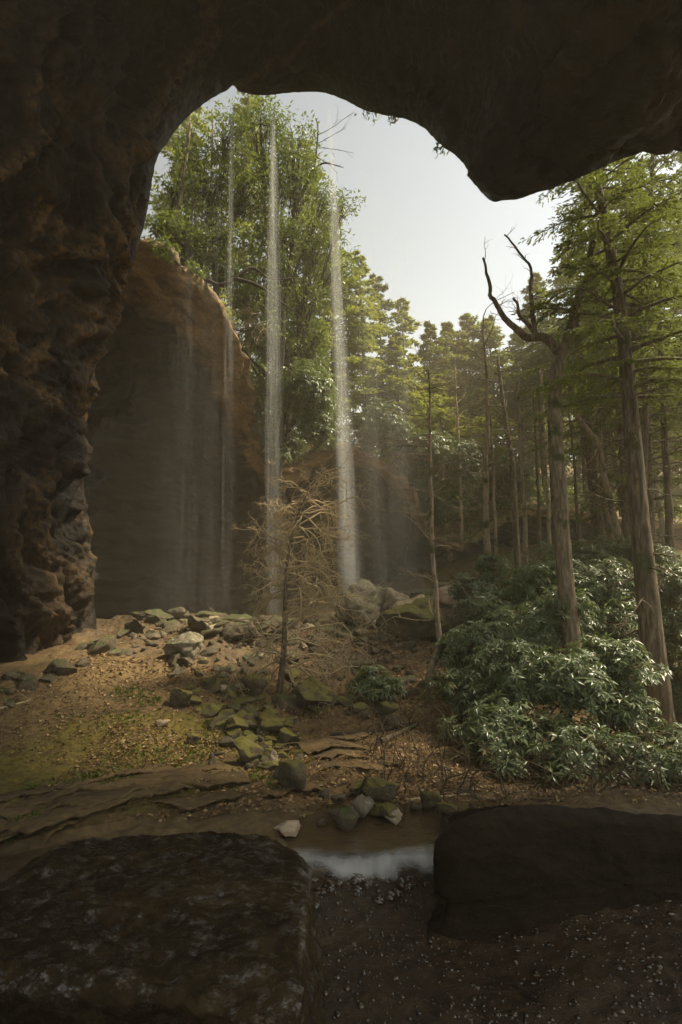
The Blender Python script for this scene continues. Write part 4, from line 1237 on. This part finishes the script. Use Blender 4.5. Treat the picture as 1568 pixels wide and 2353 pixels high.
# forked, half-dead tree
root = thing("forked_tree", "slender forked tree with crooked dead limbs reaching up left against the sky", "tree", G(1330, 1585))
pth = [P(1332, 1600, 9.2), P(1318, 1500, 9.2), P(1306, 1400, 9.2), P(1294, 1260, 9.2), P(1284, 1120, 9.2), P(1277, 1000, 9.2), P(1276, 900, 9.2), P(1283, 840, 9.2), P(1300, 795, 9.2)]
pth[0][2] = -.2
T = Tubes()
T.add(spline(pth, 90), np.interp(np.linspace(0, 1, 90), [0, .1, .6, 1], [.165, .145, .128, .105]), 26, .08, 9)
part("trunk", *T.data(), MAT['bark_mid'], root)
for pl, r0, r1 in ([[(1296, 805, 9.2), (1318, 745, 9.25), (1328, 700, 9.3), (1350, 640, 9.35), (1362, 560, 9.4)], .10, .05], [[(1294, 812, 9.2), (1270, 785, 9.15), (1245, 770, 9.1), (1212, 776, 9.05), (1185, 757, 9.0), (1160, 728, 9), (1140, 690, 9), (1130, 680, 9), (1128, 655, 9), (1118, 630, 8.95), (1112, 595, 8.9)], .085, .018],
                   [[(1240, 772, 9.1), (1215, 745, 9.1), (1192, 728, 9.05), (1188, 705, 9.0), (1182, 685, 9)], .045, .02], [[(1232, 768, 9.1), (1222, 715, 9.1), (1218, 660, 9.1), (1220, 620, 9.1), (1200, 590, 9.05), (1180, 565, 9), (1158, 538, 9)], .04, .014], [[(1296, 822, 9.2), (1268, 800, 9.1), (1262, 782, 9.1)], .04, .03]):
    q_ = spline([P(*e) for e in pl], 40)
    q_ += np.c_[fbm(q_ * 3, 3), fbm(q_ * 3 + 9, 3), fbm(q_ * 3 + 4, 3)] * .03
    T = Tubes(); T.add(q_, np.linspace(r0, r1, 40), 12, .10, 4)
    rs = np.random.RandomState(int(r0 * 1000))
    for j in range(5 if r0 < .09 else 2):
        i = rs.randint(15, 39); twiggy(T, q_[i], [rs.uniform(-1, .6), rs.uniform(-.4, .4), rs.uniform(.2, 1)], rs.uniform(.2, .45), .008, 1, rs, (3,), 0, .25)
    part("limb", *T.data(), MAT['bark'], root)

def pole_tree(label, pl, r0, r1, bark, seed, nbr=14, brL=.8, name="slim_tree", moss=None, lv=2, crown=None):
    rs = np.random.RandomState(seed)
    q_ = spline([P(*e) for e in pl], 50)
    z = foot(q_[0][0], q_[0][1]); q_[0][2] = min(q_[0][2], z - .05)
    root = thing(name, label, "tree", q_[0])
    q_ += np.c_[fbm(q_ * 1.7 + seed, 3), fbm(q_ * 1.7 + 9, 3), 0 * q_[:, 0]] * r0 * .35
    T = Tubes(); T.add(q_, np.linspace(r0, r1, 50), 14, .08, seed)
    part("trunk", *T.data(), MAT[bark], root)
    T = Tubes(); tips = []
    for k in range(nbr):
        i = rs.randint(12, 50); s = 1 - .6 * i / 50
        az = rs.uniform(0, 6.28)
        twiggy(T, q_[i], [math.cos(az), math.sin(az), rs.uniform(-.1, .5)], brL * rs.uniform(.5, 1.2), max(r0 * .2, .006), lv, rs, (4, 4), .02, .22, .9, .45, 4, tips)
    part("branches", *T.data(), MAT[bark], root)
    if crown and tips:
        tp = np.array(tips); rep = np.repeat(np.arange(len(tp)), 9)
        b = tp[rep] + rs.randn(len(rep), 3) * .12
        part("leaves", *diamond_mesh(b, rs.randn(len(rep), 3) + [0, 0, -.3], rs.randn(len(rep), 3) * .5 + [0, 0, 1], np.full(len(rep), .12), np.full(len(rep), .05)), MAT[crown], root, False)
    return root

bare_ = pole_tree("bare pale sapling with curling twigs, bent above its foot, before the boulder pile", [(985, 1615, 9.6), (990, 1545, 9.6), (1003, 1500, 9.6), (1010, 1475, 9.6), (1003, 1400, 9.6), (1000, 1330, 9.6), (993, 1250, 9.6), (991, 1150, 9.6), (989, 1050, 9.6), (987, 940, 9.6), (986, 850, 9.6)], .062, .012, 'bark_pale', 31, 34, 1.15, "bare_sapling", None, 3)
for a in [
    ("reddish slim trunk behind the thicket's left half", [(1122, 1345, 14), (1118, 1200, 14), (1117, 1050, 14), (1120, 900, 14), (1110, 760, 14)], .10, .03, 'bark_pale', 32, 22, 1.6),
    ("thin pale trunk close right of the reddish slim trunk", [(1140, 1340, 13.6), (1139, 1200, 13.6), (1134, 1100, 13.6), (1128, 960, 13.6)], .05, .02, 'bark_pale', 33, 12, 1.0),
    ("thin wavy trunk in front of the far reddish cliff", [(1210, 1300, 15), (1207, 1200, 15), (1201, 1120, 15), (1196, 1000, 15), (1190, 860, 15)], .07, .02, 'bark_pale', 34, 18, 1.4),
    ("leaning trunk crossing behind the forked tree", [(1452, 1300, 13), (1425, 1230, 13), (1395, 1120, 13), (1372, 1020, 13), (1330, 960, 13), (1300, 930, 13)], .09, .05, 'bark_pale', 35, 14, 1.2),
    ("straight dark trunk between the two big trunks", [(1378, 1250, 15.5), (1372, 1180, 15.5), (1350, 1020, 15.5), (1338, 900, 15.5), (1330, 700, 15.5)], .17, .12, 'bark', 36, 14, 1.8),
    ("slim pale trunk left of the big hemlock's trunk", [(1410, 1270, 14), (1398, 1180, 14), (1385, 1080, 14), (1378, 940, 14)], .07, .04, 'bark_pale', 37, 10, 1.2),
    ("dark trunk half hidden behind the big hemlock's trunk", [(1450, 1300, 14), (1440, 1180, 14), (1430, 1000, 14), (1420, 800, 14)], .15, .11, 'bark', 38, 12, 1.8),
    ("dark slim trunk under the pale trees, left of the forked tree", [(1182, 1150, 22), (1175, 1050, 22), (1160, 960, 22), (1145, 820, 22)], .13, .06, 'bark', 39, 16, 2.0),
    ("mid distance trunk right of the big hemlock", [(1540, 1290, 13), (1535, 1150, 13), (1525, 950, 13), (1515, 700, 13)], .10, .06, 'bark', 40, 22, 1.8),
    ("slim trunk right of the straight dark trunk", [(1395, 1230, 18), (1390, 1150, 18), (1382, 1000, 18), (1376, 800, 18)], .08, .05, 'bark', 41, 14, 1.8),
    ("thin leaning pole behind the forked tree's middle", [(1330, 1240, 17), (1325, 1150, 17), (1318, 1040, 17), (1300, 880, 17)], .06, .03, 'bark', 42, 16, 1.6),
    ("thin upright pole left of the forked tree's middle", [(1240, 1250, 19), (1238, 1150, 19), (1232, 1020, 19), (1225, 900, 19)], .06, .03, 'bark', 43, 16, 1.6),
    ("thin grey pole in the gap of light behind the forked tree", [(1262, 1230, 24), (1258, 1130, 24), (1250, 1000, 24), (1245, 840, 24)], .08, .05, 'bark_pale', 44, 14, 1.8),
    ("mossy slim trunk behind the bare sapling's top", [(1060, 1200, 24.5), (1058, 1080, 24.5), (1050, 950, 24.5), (1045, 820, 24.5)], .08, .03, 'bark_pale', 45, 20, 2.0),
]:
    pole_tree(*a)

# far wood
rs = np.random.RandomState(77)
for k in range(46):
    D = rs.uniform(36, 60); px = rs.uniform(950, 1950)
    top_y = rs.uniform(820, 960) if px < 1240 else rs.uniform(700, 930)
    b = hb(px, D); t = P(px, top_y, D)
    conifer("far tree standing among others in the distant wood", b, [b[0], D, max(t[2], b[2] + 4)], .2, .18, 3.4, 46, .55, 30, 'bright' if k % 3 else 'farleaf', 900 + k, 'bark', "trees of the distant wood", ragged=.4, stubs=0)

# ---- dead hemlock with its tangle of pale twigs
root = thing("dead_hemlock", "small dead hemlock, a tangle of pale drooping twigs before the dark alcove", "tree", G(645, 1612))
pl = spline([P(640, 1620, 9.4), P(652, 1500, 9.4), P(655, 1420, 9.4), P(660, 1300, 9.4), P(680, 1200, 9.4), P(712, 1120, 9.4)], 40)
T = Tubes(); T.add(pl, np.linspace(.06, .010, 40), 12, .08, 5)
part("trunk", *T.data(), MAT['bark'], root)
rs = np.random.RandomState(5); T = Tubes()
for k in range(84):
    i = rs.randint(6, 40)
    right = rs.rand() < .60
    d = np.array([rs.uniform(.5, 1) if right else -rs.uniform(.5, 1), rs.uniform(-.6, .5), rs.uniform(-.1, .65)])
    L = rs.uniform(.6, 1.35) * (1.1 - .5 * (i / 40)) * (1.15 if right else .75)
    twiggy(T, pl[i], d, L * 1.25, .019, 3, rs, (6, 6, 5), .13, .34, .85, .52, 4)
part("twigs", *T.data(), MAT['twig'], root)

# ---- fallen branches and logs
def fallen(label, pl, r, bark, seed, name="fallen_branch"):
    pts = []
    for x, y in pl:
        g = G(x, y); g[2] += r * .7; pts.append(g)
    o = Tubes(); q_ = spline(pts, 24); o.add(q_, np.linspace(r, r * .6, 24), 9, .12, seed)
    rs = np.random.RandomState(seed)
    for j in range(3): twiggy(o, q_[rs.randint(8, 24)], [rs.uniform(-1, 1), rs.uniform(-.5, .5), .4], .3, r * .25, 1, rs, (3,))
    V, F = o.data(); c0 = V.mean(0)
    tag(link(name, mesh_from(name, V - c0, F, MAT[bark]), None, c0), label, "branch")
fallen("dark rotten log lying across the path left of the thicket", [(760, 1702), (830, 1695), (890, 1680), (950, 1672)], .045, 'bark_dark', 1, "fallen_log")
fallen("brown fallen branch propped at the end of the rotten log", [(875, 1715), (920, 1690), (960, 1668)], .04, 'bark', 2)
fallen("long thin stick lying behind the pool toward the black boulder", [(900, 1845), (990, 1838), (1090, 1828)], .016, 'twig', 3)
fallen("thin stick on the path behind the lone mossy boulder", [(720, 1745), (800, 1738), (870, 1728)], .018, 'bark', 4)
fallen("dark stick lying on the wet bed below the pool", [(1180, 2260), (1225, 2300)], .016, 'bark_dark', 5)
fallen("pale stick lying on the slope by the cave wall", [(0, 1632), (70, 1612)], .02, 'twig', 6)

# ---- ground cover
rs = np.random.RandomState(12)
def scatter(n, reg):
    """points of the ground inside measured patches, weights by area"""
    out = []
    for (x0, x1, y0, y1, k) in reg:
        out.append(np.c_[rs.uniform(x0, x1, k), rs.uniform(y0, y1, k)])
    return np.concatenate(out)
pts = scatter(0, [(-3.2, 1.2, 5.0, 7.4, 6500), (-.9, 2.0, 7.0, 12.5, 5500), (-4.8, -.8, 6.2, 10, 5000), (.2, 4.8, 4.9, 7, 4500), (0, 4.5, 5.4, 9, 1500), (.2, 1.9, 9, 13, 1400), (-6, 0, 9, 13, 700)])
z = gz(pts[:, 0], pts[:, 1])
b = np.c_[pts, z + .012]
L = rs.uniform(.022, .066, len(b)) * np.where(b[:, 1] > 8.5, 1.3, 1)
V, F = leaf_mesh(b, np.c_[rs.randn(len(b), 2), rs.randn(len(b)) * .25], np.c_[rs.randn(len(b), 2) * .35, np.ones(len(b))], L, L * rs.uniform(.4, .75, len(b)), .25, .1)
tag(link("fallen_leaves", mesh_from("fallen_leaves", V, F, MAT['rust'], False)), "brown fallen leaves strewn over the earth", "leaves", kind="stuff")
n = 1500
ang, rad = rs.uniform(0, 6.28, n), np.sqrt(rs.rand(n))
gx_, gy_ = -2.4 + 2.0 * rad * np.cos(ang), 6.7 + 1.2 * rad * np.sin(ang) + .12 * (rad * np.cos(ang))
keep = fbm(np.c_[gx_ * 1.6, gy_ * 1.6, 0 * gx_], 3) > .0
gx_, gy_ = gx_[keep], gy_[keep]
more = np.concatenate([rs.randn(60, 2) * .12 + c0[:2] for c0 in (G(605, 1800), G(190, 1800), G(20, 1890), G(640, 1690), G(300, 1590), G(345, 1610), G(600, 1730), G(560, 1760))])
gx_, gy_ = np.r_[gx_, more[:, 0]], np.r_[gy_, more[:, 1]]
rep = np.repeat(np.arange(len(gx_)), 5)
b = np.c_[gx_[rep] + rs.randn(len(rep)) * .012, gy_[rep] + rs.randn(len(rep)) * .012, gz(gx_, gy_)[rep] - .004]
L = rs.uniform(.02, .06, len(b))
V, F = diamond_mesh(b, np.c_[rs.randn(len(b), 2) * .6, np.ones(len(b))], rs.randn(len(b), 3) + [0, -1, 0], L, L * .4)
tag(link("grass", mesh_from("grass", V, F, MAT['grass'], False)), "short moss and seedlings greening the earth bank", "grass", kind="stuff")
n = 7500
gx_, gy_ = rs.uniform(-.7, 4.2, n), rs.uniform(2.0, 4.4, n)
rr = np.abs(rs.randn(n)) * .006 + .003
bm = bmesh.new(); bmesh.ops.create_icosphere(bm, subdivisions=1, radius=1.0)
iv = np.array([v.co[:] for v in bm.verts]); fi = np.array([[v.index for v in f.verts] for f in bm.faces]); bm.free()
gx_[:70] = rs.uniform(-.6, 1.2, 70); gy_[:70] = 4.12 + rs.randn(70) * .06; rr[:70] = rs.uniform(.012, .045, 70)
V = iv[None] * rr[:, None, None] * rs.uniform(.6, 1.4, (n, 1, 3)) * np.array([1.25, 1.25, .7]) + np.c_[gx_, gy_, gz(gx_, gy_)][:, None]
F = fi[None] + (np.arange(n) * len(iv))[:, None, None]
tag(link("gravel", mesh_from("gravel", V.reshape(-1, 3), F.reshape(-1, 3), MAT['pebble'])), "wet glinting gravel on the stream bed", "gravel", kind="stuff")
cen_ = []
while len(cen_) < 1500:
    y = rs.uniform(16.5, 50); x = y * rs.uniform(.22, 1.0); z = foot(x, y)
    if y > 26 or z > 2.0 or x > 7: cen_.append((x, y, z))
cen_ = np.array(cen_); rep = np.repeat(np.arange(len(cen_)), 26)
hgt = (rs.uniform(.25, 1.3, len(cen_)))[rep]
b = cen_[rep] + np.c_[rs.randn(len(rep), 2) * .42, rs.rand(len(rep)) * hgt]
L = rs.uniform(.14, .30, len(b))
V, F = diamond_mesh(b, rs.randn(len(b), 3) + [0, 0, -.1], rs.randn(len(b), 3) * .5 + [0, 0, 1], L, L * .4)
tag(link("woodland_undergrowth", mesh_from("woodland_undergrowth", V, F, MAT['laurel'], False)), "low green undergrowth covering the floor of the distant wood", "undergrowth", kind="stuff")
# bare stems and roots under the thicket
T = Tubes()
for k in range(300):
    x, y = rs.uniform(.3, 4.6), rs.uniform(5.15, 7.0)
    p0 = np.array([x, y, float(gz(x, y)) - .02])
    twiggy(T, p0, [rs.uniform(-.9, .5), rs.uniform(-.6, .2), rs.uniform(.2, .9)], rs.uniform(.3, .9), rs.uniform(.005, .011), 1, rs, (3,), .10, .3, .8, .6)
tag(link("undergrowth", mesh_from("undergrowth", *T.data(), MAT['stem'])), "bare brown stems arching under the rhododendron thicket", "undergrowth", kind="stuff")

# small plants hanging from the roof's edge
for k, (px, py, D, r, lab) in enumerate([(852, 258, 12.7, 20, "little leafy plant hanging from the roof edge, larger of two"), (905, 270, 12.2, 12, "little leafy plant hanging from the roof edge, smaller of two"), (1015, 338, 10.4, 12, "tiny plant clinging to the roof edge above the lobe")]):
    c = P(px, py, D); rs2 = np.random.RandomState(k)
    root = thing("hanging_plant", lab, "plant", c)
    T = Tubes(); s = r * D / FPX
    for j in range(6): twiggy(T, c + rs2.randn(3) * s * .5 + [0, 0, s * .6], [rs2.uniform(-1, 1), rs2.uniform(-.4, .4), -.7], s * 1.3, .008, 1, rs2, (3,))
    part("stems", *T.data(), MAT['stem'], root)
    n = 26; b = c + rs2.randn(n, 3) * [s * .8, s * .4, s * .4]
    part("leaves", *leaf_mesh(b, rs2.randn(n, 3) + [0, 0, -.8], rs2.randn(n, 3) + [0, 0, 1], np.full(n, .13), np.full(n, .045)), MAT['rhodo'], root, False)

# ------------------------------------------------------------------ falling water: bundles of separate threads
def fall(label, top, bottom, w0, w1, n, mat, seed, fade=1.0, decay=0.0, lens=(.8, 3.0), wid=(.003, .0065)):
    n = n * 7
    rs = np.random.RandomState(seed)
    a, b = P(*top), P(*bottom)
    root_o = a.copy()
    H = a[2] - b[2]
    t = .02 + .98 * rs.rand(n) ** fade
    t = np.where(rs.rand(n) < decay * t, rs.rand(n) * .5 + .05, t)
    L = rs.uniform(*lens, n) * (.35 + .9 * t)
    w = w0 + (w1 - w0) * t ** .8
    ns = 11                                            # the water breaks into a few wandering strands
    st = rs.choice(ns, n, p=(lambda p_: p_ / p_.sum())(rs.uniform(.2, 1, ns)))
    so, sy = rs.randn(ns) * .45, rs.randn(ns) * .45
    wob = fbm(np.c_[t * 5, st * 3.3, 0 * t], 2)
    x = a[0] + (b[0] - a[0]) * t + (so[st] + wob * .5 + rs.randn(n) * .26) * w
    y = a[1] + (b[1] - a[1]) * t + (sy[st] + rs.randn(n) * .3) * w
    z = a[2] - H * t
    W = rs.uniform(*wid, n)
    ang = np.array([0, 2.09, 4.19])
    ring = np.stack([np.cos(ang), np.sin(ang), 0 * ang], -1)
    tp = np.c_[x, y, z]; bt = np.c_[x + rs.randn(n) * .01, y, np.maximum(z - L, b[2] - .05)]
    mid = tp * .45 + bt * .55
    V = np.concatenate([tp[:, None], mid[:, None] + ring[None] * W[:, None, None], bt[:, None]], 1).reshape(-1, 3)
    i = np.arange(n)[:, None] * 5
    F = np.concatenate([i + [0, 1, 2], i + [0, 2, 3], i + [0, 3, 1], i + [4, 2, 1], i + [4, 3, 2], i + [4, 1, 3]], 0)
    o = link("waterfall", mesh_from("waterfall", V - root_o, F, MAT[mat]), None, root_o)
    tag(o, label, "waterfall")
fall("thin waterfall falling from the notch in the roof", (531, 200, 14), (514, 1420, 13.6), .05, .22, 170, 'fall', 1, 1.3, .75)
fall("long white waterfall left of the hanging rhododendron", (626, 214, 14), (632, 1420, 13.6), .05, .30, 700, 'fall', 2, 1.2, .55)
fall("wide waterfall landing behind the boulder pile", (757, 214, 13.9), (815, 1392, 14.1), .06, .34, 1050, 'fall', 3, .85)
fall("faint drip line left of the thin waterfall, nearest the cave wall", (445, 262, 13.6), (432, 1420, 13.4), .03, .5, 120, 'spray', 4, 1.3)
fall("faint drip line second from the cave wall", (472, 240, 13.7), (470, 1420, 13.4), .03, .5, 150, 'spray', 5, 1.3)
fall("faint drip line close left of the thin waterfall", (500, 222, 13.9), (492, 1420, 13.5), .03, .4, 150, 'spray', 6, 1.2)
fall("faint spray falling just right of the wide waterfall", (838, 254, 13), (872, 1392, 13.9), .1, .55, 900, 'spray', 7, .6)
fall("faint spray falling at the right edge of the dark alcove", (900, 268, 12.4), (940, 1390, 13.9), .1, .7, 700, 'spray', 8, .6)
fall("broad misty veil falling before the dark alcove's left half", (420, 285, 13.5), (400, 1420, 13.3), .3, 1.3, 500, 'spray', 9, .6)

# ------------------------------------------------------------------ damp air of the gorge
def haze_box(x0, x1, y0, y1, z0, z1, density):
    V = np.array([[x, y, z] for x in (x0, x1) for y in (y0, y1) for z in (z0, z1)], float)
    F = np.array([[0, 1, 3, 2], [4, 6, 7, 5], [0, 4, 5, 1], [2, 3, 7, 6], [0, 2, 6, 4], [1, 5, 7, 3]])
    t = NT("damp_air")
    p = t.node("ShaderNodeVolumePrincipled")
    p.inputs["Color"].default_value = (.95, .84, .62, 1)
    p.inputs["Density"].default_value = density
    p.inputs["Anisotropy"].default_value = .25
    t.l.new(p.outputs[0], t.out.inputs["Volume"])
    tag(link("haze", mesh_from("haze", V, F, t.m, False)), "pale damp haze filling the gorge", "haze", kind="stuff")
haze_box(-150, 170, -60, 175, -9, 44, .0036)
SC.cycles.volume_bounces = 1
